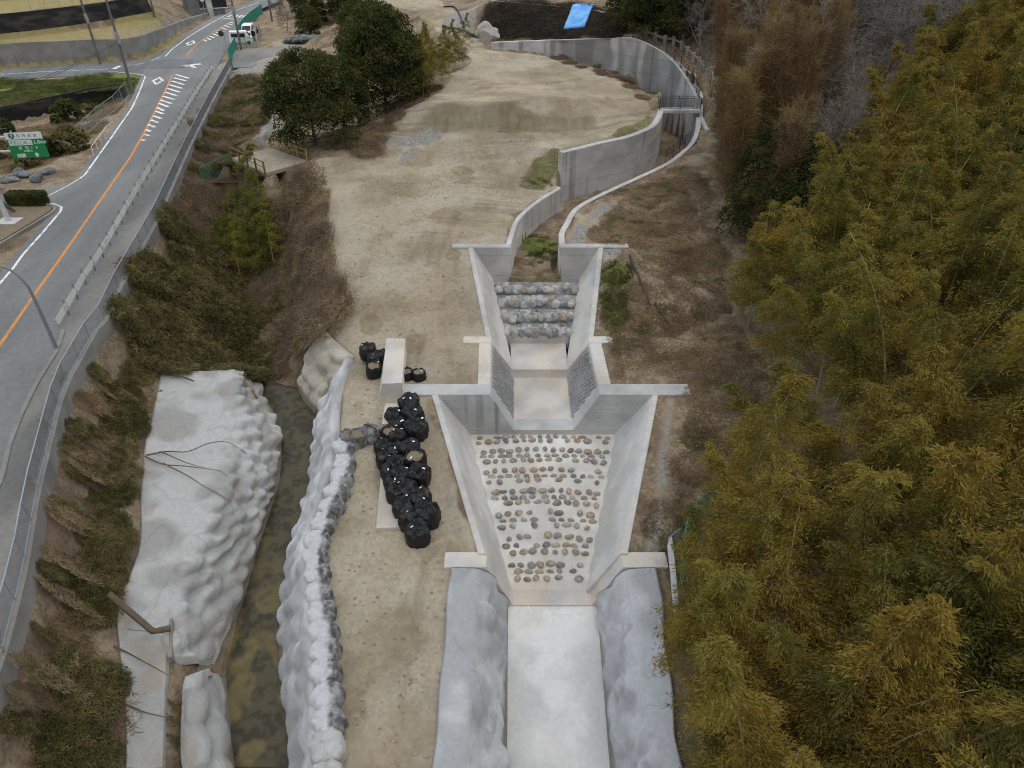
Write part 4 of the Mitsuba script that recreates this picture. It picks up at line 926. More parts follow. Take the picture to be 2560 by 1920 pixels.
stripe([(-66.34, 98.48, 4), (-63.37, 99.59, 4), (-60.91, 100.44, 4), (-53.84, 101.89, 4)], .14, 'edge_line', 'paint_white', z=ZR + .006)
stripe([(-43.81, 97.93, 4), (-40.64, 87.06, 4), (-36.74, 73.2, 4), (-34.39, 64.25, 4), (-32.16, 54.22, 4), (-29.7, 43.29, 4), (-28.58, 38.02, 4), (-27.25, 32.19, 4), (-26.17, 27.02, 4)], .19, 'centre_line', 'paint_orange')
stripe([(-46.96, 111.42, 4), (-47.86, 115.32, 4), (-48.83, 121.44, 4), (-49.91, 130.87, 4), (-50.51, 143.85, 4)], .18, 'centre_line', 'paint_orange')
stripe([(-37.16, 52.73, 4), (-36.6, 54.22, 4), (-36.13, 56.86, 4), (-36.14, 58.55, 4)], .10, 'edge_line', 'paint_white')
# hatching beside the centre line: bars that widen away from us
def bar(a, b, w=.30, name='hatch_bar'):
    a, b = np.array(a), np.array(b); a[2] = b[2] = ZR + .0085
    d = (b - a) / np.linalg.norm(b - a); s = np.array([-d[1], d[0], 0]) * w / 2
    return obj(name, M([a - s, b - s, b + s, a + s], [[0, 1, 2], [0, 2, 3]]), 'paint_white', road)
HB = [(-43.61, 98.48, 4), (-41.06, 96.31, 4), (-43.11, 96.57, 4), (-40.77, 94.74, 4), (-42.62, 94.74, 4), (-40.29, 92.71, 4), (-42.11, 92.71, 4), (-39.83, 90.76, 4), (-41.57, 90.76, 4), (-39.39, 88.87, 4), (-41.09, 88.87, 4), (-39.02, 87.06, 4), (-40.55, 86.83, 4), (-38.61, 85.3, 4), (-40.11, 85.09, 4), (-38.18, 83.4, 4), (-39.72, 83.61, 4), (-37.98, 81.97, 4), (-39.18, 81.77, 4), (-37.86, 80.39, 4), (-38.68, 80.19, 4), (-37.37, 79.04, 4), (-38.15, 78.29, 4), (-36.87, 77.19, 4), (-37.71, 76.65, 4), (-36.55, 75.58, 4), (-37.26, 74.89, 4), (-36.13, 73.87, 4), (-36.71, 73.03, 4), (-35.93, 72.37, 4), (-36.21, 71.41, 4), (-35.51, 70.93, 4), (-35.71, 69.69, 4), (-35.2, 69.23, 4)]
for i in range(0, len(HB), 2): bar(HB[i], HB[i + 1], .34)
HC = [(-48.98, 123.88, 4), (-48.1, 122.65, 4), (-49.05, 125.57, 4), (-47.87, 123.88, 4), (-49.2, 127.29, 4), (-47.86, 125.57, 4), (-49.44, 129.5, 4), (-48.07, 127.73, 4), (-49.6, 131.33, 4), (-48.06, 129.5, 4), (-49.77, 133.2, 4), (-48.21, 131.33, 4), (-50.1, 135.6, 4), (-48.51, 133.67, 4), (-50.37, 138.09, 4), (-48.83, 136.09, 4), (-50.47, 140.13, 4), (-49.23, 138.59, 4), (-50.57, 141.71, 4), (-49.57, 140.65, 4)]
for i in range(0, len(HC), 2): bar(HC[i], HC[i + 1], .34)
ZC = [(-52.97, 147.76, 4), (-53.22, 150.67, 4), (-51.66, 147.19, 4), (-51.9, 150.67, 4), (-50.89, 147.19, 4), (-51.02, 150.37, 4), (-50.2, 147.19, 4), (-50.23, 150.08, 4), (-49.52, 147.19, 4), (-49.53, 150.08, 4), (-48.74, 146.91, 4), (-48.83, 149.78, 4), (-48.06, 146.62, 4), (-48.3, 149.78, 4)]
for i in range(0, len(ZC), 2): bar(ZC[i], ZC[i + 1], .42, 'crossing_bar')
bar((-53.44, 146.06, 4), (-50.95, 145.23, 4), .4, 'stop_line'); bar((-50.87, 152.77, 4), (-48.74, 152.16, 4), .4, 'stop_line')
bar((-53.16, 101.89, 4), (-53.29, 103.83, 4), .6, 'stop_line')
def lozenge(c, ax):
    """The diamond that warns of a crossing ahead."""
    c, ax = np.array(c), np.array(ax); d = (ax - c) / np.linalg.norm((ax - c)[:2]); s = np.array([-d[1], d[0], 0])
    o = np.array([d * 2.4, s * .75, -d * 2.4, -s * .75]); i_ = o * .58
    v = np.vstack([o, i_]) + c; v[:, 2] = ZR + .009
    obj('diamond_mark', M(v, sum([[[a, (a + 1) % 4, 4 + (a + 1) % 4], [a, 4 + (a + 1) % 4, 4 + a]] for a in range(4)], [])), 'paint_white', road)
lozenge((-44.42, 94.87, 4), (-46.49, 101.6, 4)); lozenge((-49.98, 121.04, 4), (-50.76, 125.57, 4))
ar = [np.array(q) for q in [(-45.15, 104.24, 4.01), (-42.94, 105.48, 4.01), (-42.47, 104.86, 4.01), (-43.45, 104.24, 4.01), (-42.29, 102.44, 4.01), (-42.6, 102.44, 4.01), (-43.84, 103.79, 4.01), (-43.64, 102.73, 4.01), (-44.29, 103.63, 4.01)]]
obj('arrow_mark', M(np.array(ar), [[0, 1, 2], [0, 2, 3], [0, 3, 6], [3, 4, 5], [3, 5, 6], [6, 7, 8], [0, 6, 8]]), 'paint_white', road)
# kerb along the footway below the guard plates
kerb = resample(np.array(KERB)[10:], .8)
obj('kerb', loft([[tuple(a + [0, 0, .16]), tuple(b + [0, 0, .16]), tuple(b - [0, 0, .2]), tuple(a - [0, 0, .2])] for a, b in zip(kerb, offset_line(kerb, .2))]), 'concrete_old', road)
# retaining wall under the footway
rw = resample(np.array(ROAD_R)[3:], 1.0)
obj('footway_wall', loft([[tuple(a + [0, 0, .28]), tuple(b + [0, 0, .28]), (b[0], b[1], 1.2), (a[0], a[1], 1.2)] for a, b in zip(rw, offset_line(rw, .32))]), 'concrete_old', label='weathered concrete retaining wall carrying the mesh fence of the footway', cat='wall')
# mesh fence panels
rough('fence_grey', lambda p, n, uv: mi.Color3f(.19, .205, .22) * (.8 + .4 * FBM(p.x * 2, p.y * 2, p.z * 2, 2)), .5, .4)
rough('galvanised', lambda p, n, uv: mi.Color3f(.36, .38, .40) * (.8 + .4 * FBM(p.x * 2, p.y * 2, p.z * 2, 2)), .45, .5, metallic=.4)
rough('cream_steel', lambda p, n, uv: MIX(mi.Color3f(.66, .655, .62), mi.Color3f(.48, .46, .42), SS(.5, .75, FBM(p.x * 2, p.y * 2, p.z * 3, 3))), .6, .3)
rough('dark_steel', (.035, .036, .038), .5, .4); rough('green_mesh', (.06, .27, .20), .6, .3); rough('white_steel', (.62, .63, .63), .5, .4)
fl = resample(np.array(ROAD_R)[3:], 2.0); fl = offset_line(fl, .16)
fence = thing('mesh_fence', 'long grey mesh fence along the outer edge of the footway', 'fence')
for i in range(len(fl) - 1):
    a, b = fl[i] + [0, 0, .28], fl[i + 1] + [0, 0, .28]
    hgt = 1.0
    near_ = a[1] < 60
    bars = [tube([a + [0, 0, hgt], b + [0, 0, hgt]], .032, 5), tube([a + [0, 0, .08], b + [0, 0, .08]], .022, 4)]
    nb = 22 if near_ else 11
    for t in (np.arange(nb) + .5) / nb:
        q = a + (b - a) * t
        bars.append(tube([q + [0, 0, .08], q + [0, 0, hgt]], .012 if near_ else .02, 3, False))
    if not near_:
        for h in (.3, .5, .7): bars.append(tube([a + [0, 0, h], b + [0, 0, h]], .014, 3, False))
    obj('panel', cat(*bars[2:]), 'fence_grey', fence); obj('rail', cat(*bars[:2]), 'galvanised', fence)
    obj('post', tube([a, a + [0, 0, hgt + .03]], .035, 6), 'galvanised', fence)
# guard plates on posts
gl = resample(GUARD, 2.0)
guard = thing('guard_rail', 'cream steel plate guard rail between carriageway and footway', 'guard rail')
for i in range(len(gl) - 1):
    a, b = gl[i], gl[i + 1]; d = (b - a) / np.linalg.norm(b - a); s = np.array([d[1], -d[0], 0])
    a2, b2 = a + d * .10, b - d * .10
    sec = lambda q: [tuple(q + s * .06 + [0, 0, .46]), tuple(q + s * .1 + [0, 0, .56]), tuple(q + s * .04 + [0, 0, .68]), tuple(q + s * .1 + [0, 0, .80]), tuple(q + s * .02 + [0, 0, .88]), tuple(q + [0, 0, .46])]
    obj('plate', loft([sec(a2), sec(b2)]), 'cream_steel', guard)
    obj('post', cat(tube([a + s * .12, a + s * .12 + [0, 0, 1.05]], .05, 6), box(a + s * .12 + [-.05, -.05, .5], a + s * .12 + [.05, .05, .62])), 'fence_grey', guard)

# ---------------------------------------------------------------- plants
from scipy.interpolate import RegularGridInterpolator
_gz = RegularGridInterpolator((gx, gy), GZm, bounds_error=False, fill_value=4.0)
def gz(x, y): return float(_gz((x, y)))
def leaf_fn(a, b, c, s=.45, k=2.2):
    """Leaf colour from three tones: patches of a metre or two, and single sprays."""
    def fn(p, n, uv):
        big = FBM(p.x * s, p.y * s, p.z * s, 3); small = N(p.x * 4.3, p.y * 4.3, p.z * 4.3)
        q = MIX(mi.Color3f(*a), mi.Color3f(*b), SS(.40, .60, big * .8 + small * .2))
        q = MIX(q, mi.Color3f(*c), SS(.52, .68, FBM(p.x * s * k + 31, p.y * s * k, p.z * s * k, 2)) * .75)
        return q * (.7 + .6 * small)
    return fn
def foliage(name, a, b, c, s=.45, k=2.2):
    scene['m_' + name] = {'type': 'principledthin', 'base_color': mikit.proc(leaf_fn(a, b, c, s, k)), 'roughness': .6, 'diff_trans': .7, 'spec_trans': 0.0}
foliage('bamboo_leaf', (.325, .235, .056), (.27, .23, .058), (.125, .135, .04), .22)
foliage('bamboo_green', (.14, .16, .035), (.22, .22, .04), (.30, .25, .05), .3)
foliage('dark_leaf', (.045, .062, .026), (.095, .11, .038), (.16, .15, .05), .5)
foliage('dwarf_leaf', (.13, .125, .052), (.20, .175, .08), (.31, .25, .13), .6)
foliage('dry_twig', (.26, .195, .135), (.21, .16, .115), (.36, .28, .18), .4)
foliage('dark_twig', (.06, .05, .045), (.085, .07, .055), (.05, .05, .03), .4)
foliage('dead_bamboo', (.27, .18, .085), (.22, .145, .085), (.32, .25, .12), .25)
foliage('grey_twig', (.24, .22, .20), (.32, .295, .265), (.18, .145, .125), .3)
foliage('straw', (.46, .36, .23), (.36, .27, .18), (.23, .22, .10), .5)
foliage('green_blade', (.12, .15, .05), (.19, .215, .075), (.28, .26, .12), .6)
rough('culm', lambda p, n, uv: MIX(mi.Color3f(.30, .27, .14), mi.Color3f(.42, .40, .28), FBM(p.x, p.y, p.z * .4, 2)), .5, .4)
rough('bark', lambda p, n, uv: MIX(mi.Color3f(.055, .045, .036), mi.Color3f(.12, .10, .085), FBM(p.x * 5, p.y * 5, p.z * 1.5, 3)), .9, .1)

def blades(pos, direc, length, width, r, droop=.0):
    """Pointed leaves: kites of two triangles."""
    pos, d = np.asarray(pos, float), np.asarray(direc, float)
    n = len(pos)
    d = d / np.maximum(np.linalg.norm(d, axis=1, keepdims=True), 1e-9)
    s = np.cross(d, r.normal(size=(n, 3))); s /= np.maximum(np.linalg.norm(s, axis=1, keepdims=True), 1e-9)
    L, w = np.asarray(length).reshape(-1, 1), np.asarray(width).reshape(-1, 1)
    tip = pos + d * L; tip[:, 2] -= droop * L[:, 0] if L.size > 1 else droop * float(L.ravel()[0])
    mid = pos + d * L * .42
    v = np.stack([pos, mid + s * w / 2, tip, mid - s * w / 2], 1).reshape(-1, 3)
    i = np.arange(n)[:, None] * 4
    return M(v, np.vstack([i + [[0, 1, 2]], i + [[0, 2, 3]]]))

def twig(path, w0, w1):
    """A thin three-sided stem."""
    return tube(path, np.linspace(w0, w1, len(path)), 3, False)

def bamboo(seed, H, lean, dens=34, spread=1.25, start=.30, leaf=.27):
    r = np.random.default_rng(seed)
    a = r.random() * 6.28
    t = np.linspace(0, 1, 16)
    bend = lean * H * (t ** 2.6)
    path = np.stack([bend * math.cos(a), bend * math.sin(a), H * (t - .10 * lean * t ** 4)], 1)
    culm = tube(path, np.linspace(.062, .010, 16), 5, False)
    tw, P0, D0 = [culm], [], []
    for h in np.arange(start, .995, .34 / H):
        c = np.array([np.interp(h, t, path[:, i]) for i in range(3)])
        prof = math.sin(min(1, (h - start) / (1 - start) * 1.05 + .12) * math.pi) ** .7
        for _ in range(2):
            az = r.random() * 6.28
            ln = spread * (.35 + .75 * prof) * (.65 + .7 * r.random()) * (1.15 - .55 * h)
            up = .35 + .4 * r.random()
            s = np.linspace(0, 1, 6)
            q = c + np.stack([math.cos(az) * ln * s, math.sin(az) * ln * s, ln * (up * s - .75 * s ** 2)], 1)
            if _ == 0: tw.append(twig(q[::2], .008, .003))
            n = int(dens * (.6 + .6 * ln / spread))
            k = r.random(n) ** .7
            p = np.stack([np.interp(k, s, q[:, i]) for i in range(3)], 1) + r.normal(size=(n, 3)) * [.15, .15, .11] * (ln ** .5)
            d = np.stack([np.cos(az) + r.normal(size=n) * .7, np.sin(az) + r.normal(size=n) * .7, -.25 + r.normal(size=n) * .45], 1)
            P0.append(p); D0.append(d)
    P0, D0 = np.vstack(P0), np.vstack(D0)
    lf = blades(P0, D0, leaf * (.7 + .6 * r.random(len(P0))), .042 * (.8 + .5 * r.random(len(P0))), r, .15)
    return lf, cat(tw)
def shp(m, mat, smooth=False): return mikit.ply(m, 'm_' + mat, smooth=smooth)
KINDS = {}
def plant_kind(name, leaves, wood, mats):
    """Two shapegroups of a kind of plant: its foliage and its wood."""
    group_def('shape_' + name + '_a', shp(leaves, mats[0])); group_def('shape_' + name + '_b', shp(wood, mats[1]))
    KINDS[name] = ('shape_' + name + '_a', 'shape_' + name + '_b')
for s in range(6):
    lf, w = bamboo(100 + s, [9.5, 10.5, 8.6, 11, 9.0, 10][s], [.16, .24, .30, .12, .36, .2][s], 190, 1.8, .24, .19)
    plant_kind('bamboo%d' % s, lf, w, ('bamboo_leaf', 'culm'))
for s in range(2):
    lf, w = bamboo(120 + s, 5.2, .22, 130, 1.3, .12, .2)
    plant_kind('green_bamboo%d' % s, lf, w, ('bamboo_green', 'culm'))
def dead_bamboo(seed, H):
    r = np.random.default_rng(seed); t = np.linspace(0, 1, 10); a = r.random() * 6.28
    bend = .12 * H * t ** 2
    path = np.stack([bend * math.cos(a), bend * math.sin(a), H * t], 1)
    P0, D0, L = [], [], []
    for h in np.arange(.16, 1, .2 / H):
        c = np.array([np.interp(h, t, path[:, i]) for i in range(3)])
        for _ in range(6):
            az = r.random() * 6.28; ln = (1.25 - .8 * h) * (.6 + .6 * r.random())
            e = c + np.array([math.cos(az), math.sin(az), .9]) * ln
            k = r.random((22, 1)); P0.append(c + (e - c) * k + r.normal(size=(22, 3)) * .07); D0.append(np.array([math.cos(az), math.sin(az), .9]) + r.normal(size=(22, 3)) * .6); L.append(.28 + .40 * r.random(22))
    P0, D0, L = np.vstack(P0), np.vstack(D0), np.concatenate(L)
    return blades(P0, D0, L, .026 + 0 * L, r), tube(path, np.linspace(.045, .012, 10), 5, False)
for s in range(3):
    lf, w = dead_bamboo(140 + s, [8.5, 10, 9][s]); plant_kind('dead_bamboo%d' % s, lf, w, ('dead_bamboo', 'culm'))
def bare_tree(seed, H, spread=1.0, depth=4):
    r = np.random.default_rng(seed); wood, ends = [], []
    def grow(p, d, ln, rad, k):
        n = 4; q = [p]
        for i in range(n):
            d = d + r.normal(size=3) * .16; d[2] += .05; d /= np.linalg.norm(d); q.append(q[-1] + d * ln / n)
        wood.append(tube(q, np.linspace(rad, rad * .6, n + 1), 5 if k < 2 else 3, False))
        if k == depth: ends.append((q[-1], d)); return
        for j in range(3 if k else 4):
            t = .45 + .55 * r.random(); b = q[min(n, max(1, int(t * n)))]
            dd = d + r.normal(size=3) * .55 * spread; dd[2] += .12; dd /= np.linalg.norm(dd)
            grow(b, dd, ln * (.55 + .2 * r.random()), rad * .5, k + 1)
        ends.append((q[-1], d))
    grow(np.zeros(3), np.array([0, 0, 1.0]), H * .45, H * .014, 0)
    P0 = np.repeat(np.array([e[0] for e in ends]), 16, 0); D0 = np.repeat(np.array([e[1] for e in ends]), 16, 0) + r.normal(size=(len(P0), 3)) * .6
    return blades(P0, D0, .45 + .6 * r.random(len(P0)), .028 + 0 * P0[:, 0], r), cat(wood)
for s in range(3):
    lf, w = bare_tree(150 + s, [10, 12, 9][s]); plant_kind('bare_tree%d' % s, lf, w, ('grey_twig', 'grey_twig'))
def leafy_tree(seed, H, R, n_cl=90, per=150, base=.04, leaf=.30):
    """A dense evergreen: clumps of leaves over limbs, uneven outline with holes."""
    r = np.random.default_rng(seed); wood = [tube([(0, 0, -.4), (.1, .1, H * .4), (.2, -.1, H * .85)], [.22, .15, .03], 7, False)]
    P0, D0 = [], []
    for i in range(n_cl):
        az = r.random() * 6.28; h = base + (1 - base) * r.random() ** .8
        rad = R * math.sqrt(max(.04, 1 - ((h - .36) / .66) ** 2)) * (.50 + .5 * r.random() ** .5) * (.85 + .3 * meshkit.noise(np.array([[az * 1.5, h * 4, seed]]))[0])
        c = np.array([math.cos(az) * rad, math.sin(az) * rad, h * H])
        if i % 2 == 0: wood.append(twig([(0.1, 0, max(.5, h * H * .6)), tuple(c * [.55, .55, .92]), tuple(c)], .05, .012))
        s = R * (.17 + .13 * r.random())
        u = r.normal(size=(per, 3)); u /= np.linalg.norm(u, axis=1, keepdims=True)
        u[:, 2] = np.where(u[:, 2] < -.35, -u[:, 2], u[:, 2])
        P0.append(c + u * s * (.75 + .35 * r.random((per, 1))) * [1, 1, .72]); D0.append(u + r.normal(size=(per, 3)) * .55 + [0, 0, -.1])
    P0, D0 = np.vstack(P0), np.vstack(D0)
    return blades(P0, D0, leaf * (.7 + .6 * r.random(len(P0))), .13 * (.8 + .5 * r.random(len(P0))), r, .1), cat(wood)
for s in range(3):
    lf, w = leafy_tree(160 + s, [9, 10, 8.5][s], [4.3, 4.0, 3.6][s], 190, 150); plant_kind('evergreen%d' % s, lf, w, ('dark_leaf', 'bark'))
lf, w = leafy_tree(170, 1.6, 1.1, 40, 90, .05, .16); plant_kind('bush0', lf, w, ('dark_leaf', 'bark'))
lf, w = leafy_tree(171, 1.5, 1.0, 40, 90, .05, .16); plant_kind('bush1', lf, w, ('dwarf_leaf', 'bark'))

def plant(name, kind, x, y, label, cat_, group=None, s=1.0, rz=None, lean=(0, 0), parts=('foliage', 'culm'), dz=-.1, r=rng):
    rz = r.random() * 360 if rz is None else rz
    tw = T().translate([float(x), float(y), gz(x, y) + dz]).rotate([1, 0, 0], float(lean[0])).rotate([0, 1, 0], float(lean[1])).rotate([0, 0, 1], float(rz)).scale(float(s))
    t = thing(name, label, cat_, group)
    for g, p in zip(KINDS[kind], parts): inst(p, g, tw, t)
    return t

def scatter(poly, spacing, r, jitter=.42):
    """Points of a jittered grid inside a plan polygon."""
    p = sg.Polygon([q[:2] for q in poly]).buffer(0); a, b, c, d = p.bounds
    out = []
    for i, x in enumerate(np.arange(a, c, spacing)):
        for y in np.arange(b + (i % 2) * spacing / 2, d, spacing):
            q = (x + (r.random() - .5) * 2 * jitter * spacing, y + (r.random() - .5) * 2 * jitter * spacing)
            if p.contains(sg.Point(q)): out.append(q)
    return out

# the bamboo wood
rf = np.random.default_rng(21)
WOOD_EDGE = [(7.3, 4, 0), (7.9, 13, 0)] + [(7.08, 17.45, 0.8), (8.26, 20.43, 1), (9.9, 22.74, 1.7), (11.12, 23.93, 2.4), (12.99, 24.35, 3), (13.53, 28.88, 3.2), (13.15, 31.62, 3.2), (13.2, 35.25, 3.5), (14.13, 40.76, 4), (17.16, 41.51, 4.6), (20.1, 44.15, 6), (24.59, 50.77, 8), (30.03, 56.14, 10), (38.3, 63.5, 11.5), (50.31, 73.35, 12)]
WOOD = WOOD_EDGE + [(62, 70, 12), (52, 55, 11), (40, 34, 9), (30, 18, 7), (24, 6, 6), (18, 2, 3)]
edge_l = sg.LineString([p[:2] for p in WOOD_EDGE[:11]])
spots_b = scatter(WOOD, 2.15, rf) + scatter([(7.4, 4), (8.3, 16), (16, 20), (17, 4)], 2.0, rf)
spots_b += [(7.15 + .5 * math.sin(y_ * 2.3), y_) for y_ in np.arange(5.0, 16.5, 1.15)]
spots_b.sort(key=lambda q: math.hypot(q[0], q[1]))
n_b = 0
def in_view(x, y, z, m=.12):
    dz = z - 24; dp = y * math.cos(PITCH) - dz * math.sin(PITCH); up = y * math.sin(PITCH) + dz * math.cos(PITCH)
    return dp > 0 and abs(x) / dp < .72 + m and abs(up) / dp < .54 + m
spots_b = [q for q in spots_b if any(in_view(q[0], q[1], gz(*q) + h) for h in (0, 4, 8))]
for x, y in spots_b[:300]:
    e = edge_l.distance(sg.Point(x, y))
    edge = e < 2.4
    k = 'bamboo%d' % rf.integers(6)
    near_cam = y < 22
    s = (.62 + .25 * rf.random()) if edge else (.82 + .3 * rf.random())
    if near_cam: s = (.74 + .2 * rf.random()) if edge else s * .92
    zone = 0 if near_cam and edge else 1 if near_cam else 2 if edge and y < 33 else 3 if edge else 4 if y < 33 else 5 if y < 45 and x < 30 else 6 if y < 45 else 7 if x < 32 else 8
    lab, grp = [('yellowish bamboo leaning over the sprayed bank of the white channel', 'bamboos overhanging the channel bank'), ('broad leafy olive bamboo crown in the near corner of the wood', 'bamboos in the near corner of the wood'),
                ('feathery bamboo at the wood edge beside the green net fence', 'bamboos beside the green net fence'), ('feathery yellowish bamboo leaning out over the brown slope', 'bamboos along the brown slope'),
                ('olive yellow bamboo behind the green net fence, inside the wood', 'bamboos behind the net fence'), ('tall olive bamboo inside the wood behind the brown slope', 'bamboos behind the brown slope'),
                ('tall olive bamboo deep in the wood, far from the channel', 'bamboos deep in the wood'), ('tall yellow bamboo at the upper end of the wood near the brown thicket', 'bamboos near the brown thicket'),
                ('tall yellow bamboo rising before the bare grey trees', 'bamboos before the bare grey trees')][zone]
    plant('bamboo', k, x, y, lab, 'bamboo', grp, s, lean=((rf.random() - .5) * 10, -((5 if y < 15 else 2) + 7 * rf.random()) if edge else (rf.random() - .5) * 12), r=rf)
    n_b += 1
# brown dead bamboo beside the channel's bend, bare trees and evergreens behind
DEAD = [p[:2] for p in [(15.01, 50.09, 5), (14.51, 42.37, 4.2), (16.91, 45, 5), (19.27, 49.26, 6), (22.08, 53.39, 7), (25.46, 62.15, 8.5), (28.66, 71.12, 10), (28.05, 79.46, 11), (23.96, 85.34, 10.5), (21.31, 75.7, 7.8), (17.95, 62.86, 6)]]
for x, y in scatter(DEAD, 2.0, rf)[:110]:
    plant('dead_bamboo', 'dead_bamboo%d' % rf.integers(3), x, y, 'leafless brown bamboo in the dry thicket by the footbridge', 'bamboo', 'dry brown bamboo thicket', .9 + .4 * rf.random(), lean=((rf.random() - .5) * 9, (rf.random() - .5) * 9), r=rf)
BARE = [p[:2] for p in [(21.4, 55.65, 7), (23.4, 55.87, 8), (25.84, 57.35, 9), (28.39, 58.97, 10), (31.43, 62.43, 11), (26.75, 64.26, 9.5), (29.82, 66.04, 11), (25.21, 66.48, 9), (34.98, 66.65, 12), (33.62, 70.98, 12), (30.94, 74.48, 11), (20.97, 49.76, 6.5), (41.16, 73.35, 12), (46.52, 77.97, 12.5)]] + [(26, 76), (30, 80), (34, 76), (38, 82), (43, 78), (48, 84), (54, 80), (60, 86), (30, 90), (37, 93), (45, 96), (53, 98), (63, 100), (26, 100), (70, 92), (42, 108), (56, 112), (33, 112), (72, 110), (64, 120), (48, 124), (38, 66), (44, 62), (50, 68), (34, 70)]
for i, (x, y) in enumerate(BARE):
    plant('bare_tree', 'bare_tree%d' % (i % 3), x, y, 'leafless grey tree standing behind the bamboo wood', 'tree', 'bare grey trees behind the wood', .9 + .4 * rf.random(), parts=('crown', 'trunk'), r=rf)
BACK = [(22, 90), (28, 80), (62, 76), (90, 100), (100, 150), (30, 160), (14, 130), (19, 108)]
for x, y in [q for q in scatter(BACK, 6.5, rf) if in_view(q[0], q[1], gz(*q) + 5)][:150]:
    k = rf.integers(5)
    if k < 3: plant('evergreen_tree', 'evergreen%d' % k, x, y, 'dark evergreen tree on the far wooded slope', 'tree', 'far evergreen trees', .9 + .4 * rf.random(), parts=('crown', 'trunk'), r=rf)
    else: plant('bare_tree', 'bare_tree%d' % (k - 3), x, y, 'leafless tree on the far wooded slope', 'tree', 'far bare trees', 1.0 + .4 * rf.random(), parts=('crown', 'trunk'), r=rf)
for i, (x, y, s) in enumerate(((17.5, 104, .8), (21, 99, .8), (16.5, 112, 1.0), (22.5, 107, 1.0), (26, 95, .9))):
    plant('evergreen_tree', 'evergreen%d' % (i % 3), x, y, 'dark evergreen behind the far retaining wall', 'tree', 'evergreens behind the far wall', s, parts=('crown', 'trunk'), r=rf)
for p in [(18.01, 46.94, 5.2), (19.47, 48.35, 6), (18.99, 44.05, 5.4), (19.93, 51.74, 6.5), (20.01, 46.4, 6.4)]:
    plant('evergreen_tree', 'evergreen%d' % rf.integers(3), p[0], p[1], 'dark evergreen between the brown thicket and the bamboo wood', 'tree', 'evergreens beside the brown thicket', .5 + .25 * rf.random(), parts=('crown', 'trunk'), r=rf)
for i, p in enumerate([(14.68, 84.82, 11.4), (16.37, 85.06, 11), (18.06, 86.16, 11.2), (14.47, 88.08, 12.4), (17.23, 88.31, 12), (19.26, 89.6, 12.2)]):
    plant('evergreen_tree', 'evergreen%d' % (i % 3), p[0], p[1], 'dark evergreen above the guard fence of the upper path', 'tree', 'evergreens above the upper path', .62 + .2 * rf.random(), parts=('crown', 'trunk'), r=rf)
for i, p in enumerate([(18.37, 82.58, 10.4), (19.66, 80.85, 9.8), (20.56, 77.31, 9), (20.04, 86.27, 11), (21.83, 82.81, 10), (21.99, 88.14, 11), (21.69, 77.58, 9.6), (20.85, 90.56, 11.6)]):
    plant('bare_tree', 'bare_tree%d' % (i % 3), p[0], p[1], 'leafless bushy tree behind the guard fence of the upper path', 'tree', 'bare trees behind the guard fence', .55 + .2 * rf.random(), parts=('crown', 'trunk'), r=rf)
# dark evergreens beside the bare earth
for (p, s, k, lab) in (((-17.68, 64.76, 4.8), .84, 0, 'big dark evergreen tree nearest to the small yellow railed bridge'), ((-16.09, 70.02, 5.6), .72, 2, 'dark evergreen between the two big trees beside the bare earth'), ((-12.58, 73.76, 6.4), .92, 1, 'tall dark evergreen in the middle of the group beside the bare earth'), ((-16.6, 89.41, 6.4), .8, 0, 'dark evergreen at the back of the group beside the bare earth'), ((-10.85, 77.46, 7.2), .6, 2, 'smaller evergreen beside the yellow bamboo at the dirt track')):
    plant('evergreen_tree', 'evergreen%d' % k, p[0], p[1], lab, 'tree', None, s, parts=('crown', 'trunk'), r=rf)
for p in [(-9.35, 75.34, 7), (-8.42, 77.92, 7.1), (-7.41, 80.23, 7.2), (-6.19, 84.33, 7.4), (-8.13, 80.16, 7.4), (-8.37, 74.9, 7.1), (-6.79, 81.97, 7.4), (-8.71, 73.49, 6.9), (-5.42, 84.3, 7.5), (-7.14, 76.89, 7.1)]:
    plant('bamboo', 'bamboo%d' % rf.integers(6), p[0], p[1], 'yellow green bamboo beside the dirt track and the dark evergreens', 'bamboo', 'bamboos at the dirt track', .50 + .14 * rf.random(), r=rf)
for i, p in enumerate([(-23.11, 52.17, 1.2), (-23.03, 55.43, 1.4), (-21.66, 54, 0.4), (-20.35, 53.09, 0), (-18.91, 51.78, -0.2), (-22.38, 58.42, 0.6), (-21.48, 50.93, 0.2), (-20.51, 55.89, 0.4)]):
    plant('bamboo', 'green_bamboo%d' % (i % 2), p[0], p[1], 'small green bamboo in the overgrown hollow below the road', 'bamboo', 'small bamboos in the hollow', .8 + .3 * rf.random(), r=rf)
for i, p in enumerate([(-37.56, 131.26, 4.5), (-37.95, 142.41, 4.5), (-32.9, 134.63, 4.5), (-41.7, 154.14, 4.5), (-35.4, 150.19, 5), (-29.01, 134.02, 6), (-42.11, 142.41, 4.5), (-32, 123.89, 4.4), (-26.61, 132.98, 8), (-47.05, 160.7, 4.5)]):
    if i % 3: plant('evergreen_tree', 'evergreen%d' % (i % 3), p[0], p[1], 'shrubby evergreen beside the far end of the road', 'tree', 'evergreens at the far road', .38 + .2 * rf.random(), parts=('crown', 'trunk'), r=rf)
    else: plant('bare_tree', 'bare_tree%d' % (i % 2), p[0], p[1], 'brown leafless bush beside the far end of the road', 'tree', 'bare bushes at the far road', .5, parts=('crown', 'trunk'), r=rf)

